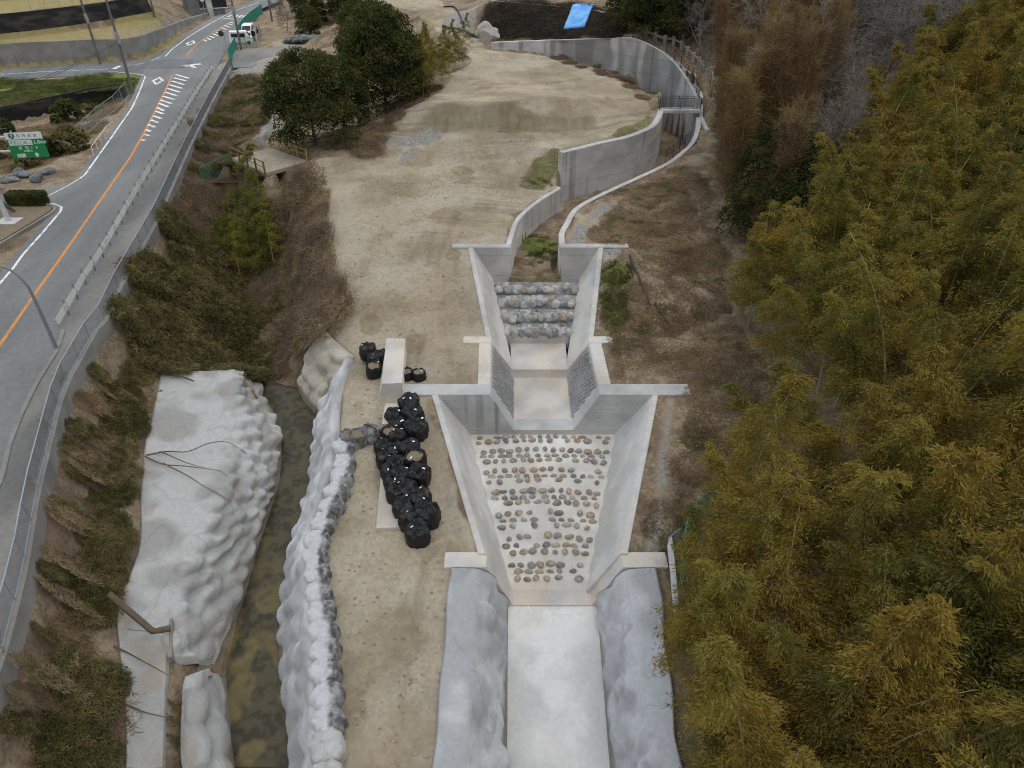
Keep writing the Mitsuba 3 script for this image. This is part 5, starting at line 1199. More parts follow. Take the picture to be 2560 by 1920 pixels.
# undergrowth nobody could count: patches of dwarf bamboo, dry brush, grass
def patch(seed, R, n, kind):
    r = np.random.default_rng(seed)
    rad, az = R * np.sqrt(r.random(n)), r.random(n) * 6.28
    p = np.stack([rad * np.cos(az), rad * np.sin(az), np.zeros(n)], 1)
    if kind == 'dwarf':
        hump = .25 + .75 * meshkit.fbm(p * .9 + seed * 9, 2)
        p[:, 2] = hump * (.15 + .95 * r.random(n) ** .6)
        d = np.stack([r.normal(size=n), r.normal(size=n), .25 + r.normal(size=n) * .5], 1)
        return blades(p, d, .20 + .16 * r.random(n), .045 + .02 * r.random(n), r, .2)
    if kind == 'brush':
        ms = []
        for q in p:
            a, L = r.random() * 6.28, .6 + .9 * r.random(); s = np.linspace(0, 1, 4)
            ms.append(q + np.stack([math.cos(a) * L * .7 * s, math.sin(a) * L * .7 * s, L * (1.1 * s - .75 * s ** 2)], 1))
        A = np.array(ms); w = np.array([.011, .010, .008, .004])
        sd = np.cross(A[:, 1] - A[:, 0], r.normal(size=(n, 3))); sd /= np.linalg.norm(sd, axis=1, keepdims=True)
        lft, rgt = A + sd[:, None] * w[None, :, None], A - sd[:, None] * w[None, :, None]
        v = np.concatenate([lft, rgt], 1).reshape(-1, 3); i = np.arange(n)[:, None] * 8
        f = np.vstack([np.vstack([i + [[k, k + 4, k + 5]], i + [[k, k + 5, k + 1]]]) for k in range(3)])
        return M(v, f)
    d = np.stack([r.normal(size=n) * .7, r.normal(size=n) * .7, .55 + r.random(n) * .6], 1)
    return blades(p, d, .16 + .26 * r.random(n), .014 + .01 * r.random(n), r, .25)
for nm, kd, mat, R, n in (('dwarf_bamboo', 'dwarf', 'dwarf_leaf', 1.5, 3000), ('dry_brush', 'brush', 'dry_twig', 1.6, 1500), ('dry_grass', 'grass', 'straw', 1.5, 2200), ('dark_scrub', 'brush', 'dark_twig', 1.6, 1500), ('green_grass', 'grass', 'green_blade', 1.3, 2200)):
    for v in range(3): group_def('shape_%s%d' % (nm, v), shp(patch(200 + v, R, n, kd), mat))
COVER = {}
AVOID = [road_poly.buffer(.5), ft_poly.buffer(0).buffer(.4), sg.Polygon([(-1.6, 20), (5.3, 20), (8.6, 32), (10.3, 32), (10.3, 33.4), (5.4, 33.4), (5.4, 38), (5.9, 44.9), (8.3, 44.9), (8.3, 46.5), (-4.3, 46.5), (-1.7, 38), (-1.7, 33.4), (-6.4, 33.4), (-6.4, 31.6), (-4.6, 31.6)]).buffer(.9)]
AVOID.append(sg.Polygon([p[:2] for p in [(-25.15, 62.77, 4.3), (-22.24, 67.02, 4.3), (-17.97, 63.16, 4.3), (-15.17, 61.87, 4.3), (-14.71, 57.67, 4.3), (-17.76, 57.67, 4.3), (-20.33, 58.01, 4.3)]]).buffer(.9))
for q in AVOID: shapely.prepare(q)
def cover(name, poly, spacing, label, s=1.0, hs=1.0, seed=1, free=False):
    r = np.random.default_rng(seed)
    for x, y in (scatter(poly, spacing, r) if not isinstance(poly, tuple) else poly):
        if not free and any(shapely.contains_xy(q, x, y) for q in AVOID): continue
        e = .6
        nx, ny = (gz(x - e, y) - gz(x + e, y)) / (2 * e), (gz(x, y - e) - gz(x, y + e)) / (2 * e)
        k = s * (.8 + .45 * r.random())
        tw = T().translate([x, y, gz(x, y) - .03]).rotate([0, 1, 0], math.degrees(math.atan(nx)) * .9).rotate([1, 0, 0], -math.degrees(math.atan(ny)) * .9).rotate([0, 0, 1], float(r.random() * 360)).scale([k, k, k * hs * (.75 + .5 * r.random())])
        kk = key('%s__%03d' % (name, len([1 for q in COVER if COVER[q] == name]) + 1)); COVER[kk] = name
        scene[kk] = {'type': 'instance', 'to_world': tw, 'shape': {'type': 'ref', 'id': 'shape_%s%d' % (name, r.integers(3))}}
    labels[name] = {'label': label, 'category': 'undergrowth', 'kind': 'stuff'}
SLOPE = [p[:2] for p in [(-27.59, 52.12, 2.6), (-26.48, 46.48, 2.6), (-25.18, 40.3, 2.6), (-23.49, 35.28, 2.4), (-22.12, 34.97, 1.8), (-20.8, 35.02, 0.8), (-19.2, 35.82, 0.2), (-17.2, 36.57, -0.4), (-16.97, 40.09, -2), (-18.2, 44.02, -1.6), (-21.79, 48.95, -0.8), (-24.57, 51.76, 0.6)]]
cover('dwarf_bamboo', SLOPE, 1.25, 'dense olive dwarf bamboo on the slope between road and creek', 1.0, 1.15, 3)
SLOPE2 = [p[:2] for p in [(-22.12, 34.97, 1.8), (-21.6, 34.47, 1), (-20.38, 31.25, 0.9), (-19.36, 27.56, 0.9), (-18.22, 24.41, 0.9), (-16.69, 21.09, 0.9), (-16.39, 19.47, 1), (-16.19, 17.48, 1.1), (-14.84, 15.09, 1), (-13.93, 13.38, 0.9), (-13, 11.33, 0.8), (-14.72, 10.84, 1.8), (-15.55, 14.96, 1.8), (-17.2, 20.18, 1.7), (-19.14, 25.35, 1.7), (-21.04, 30.82, 1.8)]]
cover('dwarf_bamboo', SLOPE2, .78, 'dense olive dwarf bamboo on the slope between road and creek', .58, .8, 4)
cover('dry_grass', SLOPE2, 1.5, 'short dry straw and brown leaves on the slopes and the open ground', 1, .8, 24)
SLOPE3 = [p[:2] for p in [(-23.34, 34.7, 2.6), (-21.04, 30.82, 1.8), (-19.14, 25.35, 1.7), (-17.2, 20.18, 1.7), (-15.55, 14.96, 1.8), (-14.59, 10.74, 2), (-16.4, 13.19, 2.4), (-18.98, 19.46, 2.5), (-21.56, 26.79, 2.5)]]
cover('dry_grass', SLOPE3, .95, 'short dry straw and brown leaves on the slopes and the open ground', 1, .6, 5)
cover('dwarf_bamboo', SLOPE3, 1.05, 'dense olive dwarf bamboo on the slope between road and creek', .45, .6, 44)
cover('dry_brush', SLOPE3, 1.5, 'tangled reddish brown dry brush in the hollow and along the road', .6, .35, 6)
HOLLOW = [p[:2] for p in [(-37.53, 100.85, 3), (-31.2, 71.56, 2.6), (-27.91, 56.95, 2.4), (-24.57, 51.76, 0.6), (-21.79, 48.95, -0.8), (-18.34, 44.36, -1.8), (-16.05, 40.99, -2.4), (-13.94, 38.99, -2.2), (-11.01, 38, 1.9), (-12.91, 44.94, 3), (-16.02, 56.58, 4.1), (-18.78, 60.88, 3), (-23.42, 64.04, 0.6), (-28, 71.37, 2.2), (-26.87, 77.71, 3.2), (-29.37, 90.41, 3.6)]]
cover('dry_brush', HOLLOW, 1.6, 'tangled reddish brown dry brush in the hollow and along the road', 1.0, .8, 7)
cover('dwarf_bamboo', HOLLOW, 3.2, 'dense olive dwarf bamboo on the slope between road and creek', .9, .9, 17)
cover('dry_grass', HOLLOW, 2.0, 'short dry straw and brown leaves on the slopes and the open ground', 1.2, 1.0, 18)
cover('green_grass', [p[:2] for p in [(-12.79, 43.08, 3.2), (-11.04, 40.68, 2.4), (-10.39, 38.34, 1.7), (-11.6, 37.73, 1.4), (-12.68, 40.68, 2.4)]], 1.6, 'tufts of green grass by the channel and on the field', .8, .8, 19)
BROWN = [p[:2] for p in [(6.8, 45.19, 3.4), (6, 37.9, 1.3), (5.79, 32.54, 1.2), (9.35, 31, 1.3), (7.74, 27.43, 1.1), (6.71, 23.21, 0.8), (6.21, 18.49, 0.6), (7.36, 20.82, 1), (9.67, 23.03, 1.7), (14.33, 25.15, 3), (14.48, 32.61, 3), (13.69, 36.5, 3.4), (14.66, 42.8, 4), (15.11, 52, 5), (15.93, 60.89, 5.4), (11.15, 57.38, 4.4), (7.97, 52.73, 4)]]
cover('dry_grass', BROWN, 1.75, 'short dry straw and brown leaves on the slopes and the open ground', 1.1, .55, 8)
cover('dry_brush', BROWN, 5.5, 'tangled reddish brown dry brush in the hollow and along the road', .65, .3, 9)
cover('green_grass', [p[:2] for p in [(6.46, 44.29, 3.3), (7.46, 44.08, 3.4), (7.49, 40.3, 2.6), (6.98, 37.95, 1.6), (5.9, 38.52, 1.6)]], 1.0, 'tufts of green grass by the channel and on the field', .8, .9, 10)
cover('green_grass', [p[:2] for p in [(0.54, 47.31, 1.45), (3.26, 47.31, 1.45), (3.56, 52.31, 1.45), (2.17, 53.13, 1.45)]], .8, 'tufts of green grass by the channel and on the field', .6, .4, 11, True)
cover('dry_grass', [p[:2] for p in [(0.13, 45.54, 1.4), (3.21, 45.54, 1.4), (3.35, 48.36, 1.4), (0.41, 48.36, 1.4)]], .8, 'short dry straw and brown leaves on the slopes and the open ground', .45, .3, 25, True)
cover('green_grass', [p[:2] for p in [(0.53, 57.42, 4), (3.17, 56.84, 4.2), (3.46, 59.39, 4.7), (2.13, 60.61, 4.7)]], 1.1, 'tufts of green grass by the channel and on the field', .7, .6, 12)
cover('dry_brush', [p[:2] for p in [(5.25, 93.02, 7.2), (12.46, 83.75, 6.8), (14.5, 72.78, 6.2), (13.42, 73.13, 6.2), (11.25, 82.14, 6.8), (5.15, 91.06, 7.2)]], 1.5, 'tangled reddish brown dry brush in the hollow and along the road', .5, .8, 13)
cover('dry_brush', [p[:2] for p in [(-22.22, 68.33, 4), (-18.06, 62.19, 4.4), (-12.37, 62.2, 4.6), (-10.65, 68.37, 5.7), (-6.95, 77.35, 7), (-3.44, 86.29, 7.5), (-5.29, 81.8, 7.2), (-10.37, 73.63, 6.3), (-14.54, 65.65, 5.2), (-17.24, 62.53, 4.9)]], 1.8, 'tangled reddish brown dry brush in the hollow and along the road', .8, .6, 14)
cover('dark_scrub', [tuple(p[:2]) for p in bank + [0, .8, 0]] + [tuple(p[:2]) for p in (top - [0, .3, 0])[::-1]], 1.1, 'blackish brown scrub on the bank around the blue tarpaulin', 1.1, .4, 15)
cover('green_grass', [p[:2] for p in [(-12.68, 15.46, 0.2), (-12.08, 15.23, 0.2), (-11.78, 14.18, 0.2), (-11.46, 13.17, 0.2), (-10.72, 11.48, 0.2), (-11.17, 11.48, 0.2)]], .6, 'tufts of green grass by the channel and on the field', .42, .4, 16)
cover('dry_grass', [p[:2] for p in [(-12.75, 15.65, 0.2), (-12.15, 15.42, 0.2), (-11.75, 14.18, 0.2), (-11.42, 13.17, 0.2), (-10.69, 11.48, 0.2), (-11.14, 11.48, 0.2)]], .7, 'short dry straw and brown leaves on the slopes and the open ground', .4, .4, 26)

# ---------------------------------------------------------------- walls and terraces left of the road
def line_wall(name, foot, top_z, thick, mat, label, lean=0.0, base=-.6):
    p = np.array(foot, float); tz = np.broadcast_to(np.array(top_z, float), (len(p),))
    q = resample(np.c_[p, tz], 2.0); f = q[:, :3]; tz = q[:, 3]
    a = offset_line(f, lean); b = offset_line(f, lean + thick)
    return obj(name, loft([[tuple(x[:2]) + (z,), tuple(y[:2]) + (z,), (y[0], y[1], x0[2] + base), (x0[0], x0[1], x0[2] + base)] for x0, x, y, z in zip(f, a, b, tz)]), mat, label=label, cat='wall')
rough('black_wall', lambda p, n, uv: MIX(mi.Color3f(.020, .021, .024), mi.Color3f(.060, .056, .048), SS(.4, .75, FBM(p.x * .5, p.y * .5, p.z * 1.2, 4))), .9, .1)
line_wall('retaining_wall', GREY_FOOT, GZ + .05, .45, 'concrete_old', 'tall stained grey retaining wall along the side road and the far carriageway', .12)
line_wall('field_wall', FIELD_FOOT, 3.95, .4, 'black_wall', 'low dark retaining wall below the green field', .1)
line_wall('terrace_wall', dk, dk[:, 2] + 2.85, .5, 'black_wall', 'blackish sloping terrace wall above the straw coloured field', .95)
dk2 = offset_line(dk, 14.2); dk2[:, 2] += 3.3
line_wall('terrace_wall', dk2, dk2[:, 2] + 3.0, .5, 'black_wall', 'blackish upper terrace wall in the far corner behind the fenced field', .9)
def post_fence(name, line_in, step, h, mat, label, rails=(1.0,), bars=0, r=.03, cat_='fence', zero=None, bar_r=.012, part='panel'):
    """Posts with rails between them, each bay a part."""
    p = resample(np.array(line_in, float), step)
    t = thing(name, label, cat_)
    for i in range(len(p)):
        obj('post', tube([p[i] - [0, 0, .2], p[i] + [0, 0, h]], r, 5), mat, t)
        if i < len(p) - 1:
            a, b = p[i], p[i + 1]
            ms = [tube([a + [0, 0, h * f], b + [0, 0, h * f]], r * .75, 4) for f in rails]
            for k in (np.arange(bars) + .5) / max(bars, 1):
                q = a + (b - a) * k; ms.append(tube([q + [0, 0, h * rails[-1]], q + [0, 0, h * rails[0]]], bar_r, 3, False))
            obj(part, cat(*ms), mat, t)
    return t
fz = offset_line(dk, 2.3); fz[:, 2] += 2.9
post_fence('wire_fence', fz[2:], 2.2, 1.2, 'galvanised', 'thin wire fence along the top of the black terrace wall', (1.0, .5), r=.03)
post_fence('chain_fence', [(-45.66, 89.25, 3.6), (-45.33, 84.82, 3), (-45.45, 81.06, 2.7), (-44.01, 73.73, 2.7), (-42.96, 66.62, 2.7), (-44.58, 67.44, 2.7)], 2.4, 1.5, 'galvanised', 'chain link fence between the weedy lot and the road', (1.0, .05), 14, .035, bar_r=.007)
post_fence('pipe_rail', [(-39.63, 71.41, 4), (-38.77, 68.04, 4), (-37.88, 64.66, 4)], 2.2, .8, 'white_steel', 'short white pipe rail at the edge of the road by the weedy lot', (1.0,), 0, .05)
tw_ = np.array(GREY_FOOT); tw2 = offset_line(tw_, .35); tw2[:, 2] = GZ + .05
post_fence('wire_fence', tw2[2:], 2.6, 1.0, 'galvanised', 'thin mesh fence on top of the grey retaining wall', (1.0, .5, .1), 8, .025, bar_r=.007)
# ---------------------------------------------------------------- poles, wires, lamp, mirror
rough('pole_concrete', lambda p, n, uv: mi.Color3f(.15, .145, .14) * (.8 + .4 * FBM(p.x * 3, p.y * 3, p.z, 3)), .9, .1)
rough('pole_steel', (.17, .20, .23), .5, .4); rough('pole_white', (.55, .58, .60), .5, .4)
def utility_pole(p, h, label, extra=True):
    x, y, z = p
    t = thing('utility_pole', label, 'utility pole')
    obj('shaft', tube([(x, y, z - .3), (x, y, z + h)], [.17, .11], 10), 'pole_concrete', t)
    if extra:
        obj('crossarm', box((x - .9, y - .06, z + h - .8), (x + .9, y + .06, z + h - .68)), 'dark_steel', t)
        obj('band', cat(tube([(x, y, z + h * .46), (x, y, z + h * .52)], .19, 10), box((x + .08, y - .28, z + h * .42), (x + .30, y - .02, z + h * .50))), 'galvanised', t)
    return t
utility_pole((-44.93, 88.87, 4), 12.5, 'dark concrete utility pole at the corner of the green field')
utility_pole((-56.37, 104.9, 4), 12, 'dark utility pole on the side road in front of the grey wall')
utility_pole((-40.57, 116.05, 4), 11, 'utility pole standing by the white van and the green fence')
utility_pole((-43.31, 142.77, 4), 10, 'thin utility pole beyond the pedestrian crossing by the bushes', False)
utility_pole((-56.81, 126.08, 7), 8, 'pole leaning over the straw field under the black terrace wall', False)
rough('yellow_paint', lambda p, n, uv: MIX(mi.Color3f(.42, .30, .05), mi.Color3f(.16, .085, .04), SS(.5, .7, FBM(p.x * 3, p.y * 3, p.z * 3, 3))), .6, .3)
obj('stay_guard', tube([(-55.62, 106.15, 4), (-56.49, 107, 5.68)], .06, 6), 'yellow_paint', label='yellow stay guard slanting beside the pole on the side road', cat='stay')
for a, b in (((-45.12, 89.5, 9.5), (-49.82, 70, 7.55)), ((-45.15, 89.3, 9.29), (-49.93, 70, 7.3))):
    q = resample([a, b], n=14); t_ = np.linspace(0, 1, 14); q[:, 2] -= 1.1 * 4 * t_ * (1 - t_) * .35
    obj('overhead_wire', tube(q, .022, 4), 'dark_steel', label='sagging black overhead wire crossing the green field', cat='wire', group='overhead wires')
lx, ly, lz = (-23.9, 31.64, 4)
lt = thing('street_lamp', 'grey street lamp with a curved arm at the edge of the footway', 'street lamp')
arm = smooth_line([(lx, ly, 4), (lx - .05, ly, 7.2), (lx - .22, ly, 8.1), (lx - .75, ly, 8.75), (lx - 1.5, ly, 8.85), (lx - 2.0, ly, 8.8)], 26)
obj('pole', tube(arm, np.linspace(.10, .05, 26), 9), 'pole_steel', lt)
hm = trimesh.creation.icosphere(subdivisions=2); hm.vertices *= [.28, .22, .16]; hm.apply_translation((lx - 2.15, ly, 8.74))
obj('lamp_head', hm, 'dark_steel', lt)
mx, my, mz = (-42.3, 114.95, 4)
mt = thing('traffic_mirror', 'round convex traffic mirror seen from behind by the green fence', 'mirror')
obj('pole', tube([(mx, my, 4), (mx, my, 6.6)], .045, 6), 'galvanised', mt)
dm = trimesh.creation.icosphere(subdivisions=2); dm.vertices *= [.42, .10, .42]; dm.apply_translation((mx - .4, my, 6.3)); obj('disc', dm, 'dark_steel', mt)
m2 = (-56.25, 145.72, 4.2)
mt = thing('traffic_mirror', 'pale round traffic mirror in front of the grey house', 'mirror')
obj('pole', tube([(m2[0], m2[1], 4), (m2[0], m2[1], 7.2)], .05, 6), 'galvanised', mt)
dm = trimesh.creation.icosphere(subdivisions=2); dm.vertices *= [.45, .12, .45]; dm.apply_translation((m2[0], m2[1] - .1, 7.2)); obj('disc', dm, 'white_tag', mt)
# ---------------------------------------------------------------- the direction sign, its lettering in strokes
rough('sign_green', (.012, .20, .065), .45, .4); rough('sign_white', (.66, .70, .72), .45, .4); rough('sign_dark', (.09, .16, .15), .5, .3); rough('sign_mint', (.55, .70, .62), .45, .4)
GLYPH = {
 'han': '1 1 1 10;1 1 3 1 2 3 3 5 1 5;4 2 9 1.5;4.5 2 4.5 6 3.5 10;5 4.5 8.5 4.5 5 10;5.5 5.5 9 10',
 'shin': '2 0 2.5 1;1 2 3.5 2 1 5.5;2.3 4 2.3 10;5 2 9 2 9 7 5 7 5 2;5 4.5 9 4.5;7 0 7 10',
 'ko': '5 0 5 1.5;1 1.5 9 1.5;3 2.7 7 2.7 7 4.3 3 4.3 3 2.7;1 10 1 5.4 9 5.4 9 10;3.5 7 6.5 7 6.5 9 3.5 9 3.5 7',
 'soku': '1.5 1 2.3 2;1 4 2.2 4 2.2 8;.8 9 2.2 8 4 9.3 9.5 9.5;4 1.8 9 1.8;4.5 3 8.5 3 8.5 5 4.5 5 4.5 3;6.5 .5 6.5 8.3;6.5 5 4 8;6.5 5 9 8',
 'nishi': '1 1 9 1;1.3 3 8.7 3 8.7 9 1.3 9 1.3 3;4 1 4 5 2 7;6 1 6 6 8.5 6',
 'miya': '5 0 5 1;1 2.5 1 1.3 9 1.3 9 2.5;3 2.5 7 2.5 7 4.7 3 4.7 3 2.5;5 4.7 4.5 6;2 6 8 6 8 9.5 2 9.5 2 6',
 'yama': '5 .5 5 9;1.3 3 1.3 9 8.7 9 8.7 3', 'kuchi': '1.5 2 8.5 2 8.5 9 1.5 9 1.5 2',
 'higashi': '1 1.5 9 1.5;2.2 3 7.8 3 7.8 6.5 2.2 6.5 2.2 3;2.2 4.7 7.8 4.7;5 0 5 10;5 6.5 1 9.5;5 6.5 9 9.5',
 'hime': '2.4 1 1 6 3.5 9.5;3.6 3.5 1 9.5;.5 3.6 4.3 3.6;5 1 5 9.5 9.3 9.5;5 1 9 1;5.2 3.2 8.8 3.2 8.8 6.5 5.2 6.5;7 1 7 3.2;7 6.5 7 9.5',
 'ji': '.8 1 3.8 1 3.8 3.5 .8 3.5 .8 1;2.4 3.5 2.4 9;2.4 6 3.8 6;1 5.2 1 9.3 4 8.6;6.2 .5 4.6 3.2;5.8 1.8 8.5 1.8 4.6 6;5.6 2.8 9.5 6;5.6 6.6 8.6 6.6 8.6 9.5 5.6 9.5 5.6 6.6',
 'ho': '5 0 5 1.8;1 1.8 9 1.8;4 1.8 3.6 5 1.3 9.8;3.8 4.5 7.8 4.5 7.4 9.3 5.6 8.8',
 'men': '1 .8 9 .8;5 .8 4.4 2.6;1.3 2.6 8.7 2.6 8.7 9.6 1.3 9.6 1.3 2.6;3.8 2.6 3.8 9.6;6.2 2.6 6.2 9.6;3.8 5 6.2 5;3.8 7.3 6.2 7.3',
 'iri': '4.5 1 5 3 1 9.8;5 3 9 9.8'}
SW, SH = 2.32, 1.72
S0 = (-34.32, 49, 8.63)       # lower left corner of the panel
sx_ = np.array([.985, .17, 0]); sn_ = np.array([.17, -.985, 0])
def on_sign(m, lift):
    v = np.asarray(m.vertices); return M(np.array(S0) + v[:, :1] * sx_ + v[:, 1:2] * [0, 0, 1] + (v[:, 2:] + lift) * sn_, m.faces)
def flat(poly, d=.004):
    return trimesh.creation.extrude_polygon(sg.Polygon(poly) if not hasattr(poly, 'area') else poly, d, engine='earcut')
def rect(x0, y0, x1, y1): return [(x0, y0), (x1, y0), (x1, y1), (x0, y1)]
def kanji(names, x, y, size, gap):
    out = []
    for i, n_ in enumerate(names):
        for st_ in GLYPH[n_].split(';'):
            v = np.array(st_.split(), float).reshape(-1, 2)
            l = sg.LineString(np.c_[x + i * gap + v[:, 0] / 10 * size, y + size - v[:, 1] / 10 * size]).buffer(size * .042, cap_style='flat')
            out.append(flat(l))
    return cat(*out)
def latin(text, x, y, h):
    m = meshkit.text_mesh(text, h, .004, True); m.apply_translation((x, y, 0)); return m
sign = thing('direction_sign', 'green overhead expressway sign on a white post, reading 7 and HIMEJI', 'road sign')
obj('panel', on_sign(flat(sg.Polygon(rect(0, 0, SW, SH)).buffer(.0), .05), -.055), 'sign_green', sign)
obj('white_band', on_sign(flat(rect(0, SH * .735, SW, SH)), 0), 'sign_white', sign)
obj('route_shield', on_sign(flat([(.24, 1.66), (.58, 1.66), (.61, 1.5), (.56, 1.36), (.41, 1.285), (.26, 1.36), (.21, 1.5)]), .004), 'sign_dark', sign)
obj('lettering', on_sign(latin('7', .33, 1.39, .20), .009), 'sign_mint', sign)
obj('lettering', on_sign(kanji(('han', 'shin', 'ko', 'soku'), .72, 1.37, .24, .34), .004), 'sign_dark', sign)
obj('white_box', on_sign(flat(rect(.10, .87, 1.56, 1.22)), 0), 'sign_mint', sign)
obj('lettering', on_sign(kanji(('nishi', 'miya', 'yama', 'kuchi', 'higashi'), .15, .92, .23, .215), .004), 'sign_dark', sign)
obj('lettering', on_sign(kanji(('iri', 'kuchi'), 1.26, .95, .11, .13), .004), 'sign_dark', sign)
obj('lettering', on_sign(latin('1.8km', 1.62, .94, .20), .0), 'sign_mint', sign)
obj('lettering', on_sign(kanji(('hime', 'ji'), .58, .58, .24, .42), 0), 'sign_mint', sign)
obj('lettering', on_sign(kanji(('ho', 'men'), 1.32, .62, .15, .33), 0), 'sign_mint', sign)
obj('lettering', on_sign(latin('HIMEJI', .84, .42, .11), 0), 'sign_mint', sign)
obj('white_box', on_sign(flat(rect(.33, .06, .85, .30)), 0), 'sign_mint', sign)
obj('lettering', on_sign(latin('ETC', .40, .11, .14), .004), 'sign_dark', sign)
obj('arrow', on_sign(flat([(1.40, .19), (1.57, .35), (1.74, .19), (1.65, .19), (1.65, .07), (1.49, .07), (1.49, .19)]), 0), 'sign_mint', sign)
bx_, by_, _ = (-36.52, 49.05, 4)
obj('post', tube([(bx_, by_, 4), (bx_ - .15, by_, 11)], [.17, .14], 12), 'pole_white', sign)
for hz in (.45, 1.4): obj('arm', tube([(bx_ - .2, by_ + .1, S0[2] + hz), tuple(np.array(S0) + sx_ * .5 - sn_ * .11 + [0, 0, hz])], .075, 8), 'pole_white', sign)
obj('footing', box((bx_ - .75, by_ - .6, 3.7), (bx_ + .75, by_ + .6, 4.12)), 'concrete_wall', sign)
# verge island with kerb, clipped hedge, bare street tree
vp = [p[:2] for p in [(-34.81, 52.06, 4), (-34.61, 51.02, 4), (-34.8, 48.79, 4), (-35.11, 45.53, 4), (-35.49, 42.1, 4), (-42.21, 52.73, 4), (-39.59, 53.12, 4), (-36.09, 52.93, 4)]]
sheet('verge', sg.Polygon(vp).buffer(0), 4.08, 'earth_fill')
ks = np.array([(-35.66, 52.31, 4.16), (-34.89, 51.93, 4.16), (-34.38, 51.36, 4.16), (-34.33, 50.62, 4.16), (-34.52, 48.4, 4.16), (-34.83, 45.16, 4.16), (-35.2, 41.76, 4.16)]); kq = resample(ks, .7)
obj('kerb', loft([[tuple(a), tuple(b), tuple(b - [0, 0, .35]), tuple(a - [0, 0, .35])] for a, b in zip(kq, offset_line(kq, .18))]), 'concrete_old', road)
def clipped_hedge(lo, hi, n, seed):
    r = np.random.default_rng(seed); u = r.normal(size=(n, 3)); u /= np.abs(u).max(1, keepdims=True)
    u *= (1 - .10 * r.random((n, 1))); u = np.sign(u) * np.abs(u) ** .9
    p = (np.array(lo) + np.array(hi)) / 2 + u * (np.array(hi) - np.array(lo)) / 2
    return blades(p, u + r.normal(size=(n, 3)) * .7, .10 + .06 * r.random(n), .05 + .02 * r.random(n), r)
hx, hy, _ = (-36.92, 52.44, 4)
obj('clipped_hedge', cat(clipped_hedge((hx - 1.35, hy - .45, 4.05), (hx + 1.35, hy + .45, 5.0), 9000, 1), box((hx - 1.2, hy - .33, 4), (hx + 1.2, hy + .33, 4.88))), 'dark_leaf', label='low clipped dark hedge on the verge island by the road', cat='hedge')
tx, ty, _ = (-37.11, 51.02, 4)
plant('bare_tree', 'bare_tree1', tx, ty, 'bare street tree with a dark leaning trunk beside the sign post', 'tree', None, .9, 40, lean=(0, -16), parts=('crown', 'trunk'))
cover('dry_grass', vp, 1.3, 'short dry straw and brown leaves on the slopes and the open ground', .8, .5, 31)
cover('green_grass', [p[:2] for p in [(-63.99, 94.48, 4), (-59.33, 96.57, 4), (-52.98, 98.75, 4), (-48.6, 95, 4), (-47.7, 91.97, 4), (-51.98, 87.96, 4), (-55.04, 84.66, 4), (-55.79, 80.58, 4)]], 2.2, 'tufts of green grass by the channel and on the field', 1.6, .5, 32)
cover('dry_grass', [p[:2] for p in [(-54.92, 77.99, 2.4), (-50.82, 84.56, 2.4), (-47.1, 90.52, 2.4), (-46.96, 92.13, 2.4), (-42.39, 70.71, 2.4), (-41.29, 62.62, 2.4), (-45.14, 61.41, 2.4)]], 2.4, 'short dry straw and brown leaves on the slopes and the open ground', 1.4, .6, 33)
for i, p in enumerate([(-52.93, 76.13, 2.2), (-48.53, 67.9, 2.6), (-50.54, 83.73, 2), (-50.1, 87.16, 2), (-42.63, 65.95, 3), (-41.17, 67.33, 3), (-55.86, 80.33, 2), (-43.12, 62.73, 3.2)]):
    plant('shrub', 'bush%d' % (i % 2), p[0], p[1], 'small olive shrub on the weedy lot below the green field', 'shrub', 'shrubs on the weedy lot', .7 + .35 * (i % 3), parts=('foliage', 'stem'))
rr_ = np.random.default_rng(12)
for i, p in enumerate([(-41.04, 59.14, 3.4), (-39.36, 58, 3.6), (-42.49, 60.6, 3.3), (-39.5, 60.01, 3.5), (-41.67, 58, 3.6)]):
    m = stone_mesh(rr_, (.6 + .4 * rr_.random(), .5, .4), 2, .8, .2); m.apply_translation((p[0], p[1], gz(p[0], p[1]) + .2))
    obj('field_boulder', m, 'rock_dark', smooth=40, label='grey boulder at the weedy corner beside the driveway', cat='boulder', group='boulders beside the driveway')
# ---------------------------------------------------------------- house, vans, people, green fences
rough('house_grey', concrete((.16, .165, .175), streak=.4), .9, .1); rough('roof_tile', (.07, .07, .075), .7, .2); rough('window_dark', (.02, .022, .026), .15, .6)
hb = (-60.03, 148.58, 4.2); he = (-54.6, 151.54, 4.2); hd = np.array(he) - np.array(hb); hl = np.linalg.norm(hd[:2]); hd = hd / np.linalg.norm(hd)
hn = np.array([-hd[1], hd[0], 0])
def hbox(u0, u1, v0, v1, z0, z1):
    c = [np.array(hb) + hd * u + hn * v for u, v in ((u0, v0), (u1, v0), (u1, v1), (u0, v1))]
    return prism([(q[0], q[1]) for q in c], z0, z1)
house = thing('house', 'grey walled house at the far bend of the road', 'house')
obj('wall', hbox(0, hl, 0, 9, 3, 9), 'house_grey', house)
obj('porch', hbox(hl * .48, hl * .62, -1.6, 0, 3.5, 7.0), 'concrete_wall', house)
rf_ = loft([[tuple(np.array(hb) + hd * u + hn * v + [0, 0, 4.8 + dz]) for v, dz in ((-.6, 0), (4.5, 2.4), (9.6, 0), (4.5, 2.2))] for u in (-.5, hl + .5)]); obj('roof', rf_, 'roof_tile', house)
for u in (.3, .68, .84):
    w_ = obj('window', hbox(hl * u, hl * u + 1.5, -.06, .1, 5.2, 6.6), 'window_dark', house)
    obj('sill', hbox(hl * u - .1, hl * u + 1.6, -.16, -.062, 5.05, 5.18), 'white_steel', w_)
rough('car_white', (.78, .79, .80), .25, .5, clearcoat=.6); rough('tyre', (.015, .015, .016), .8, .2)
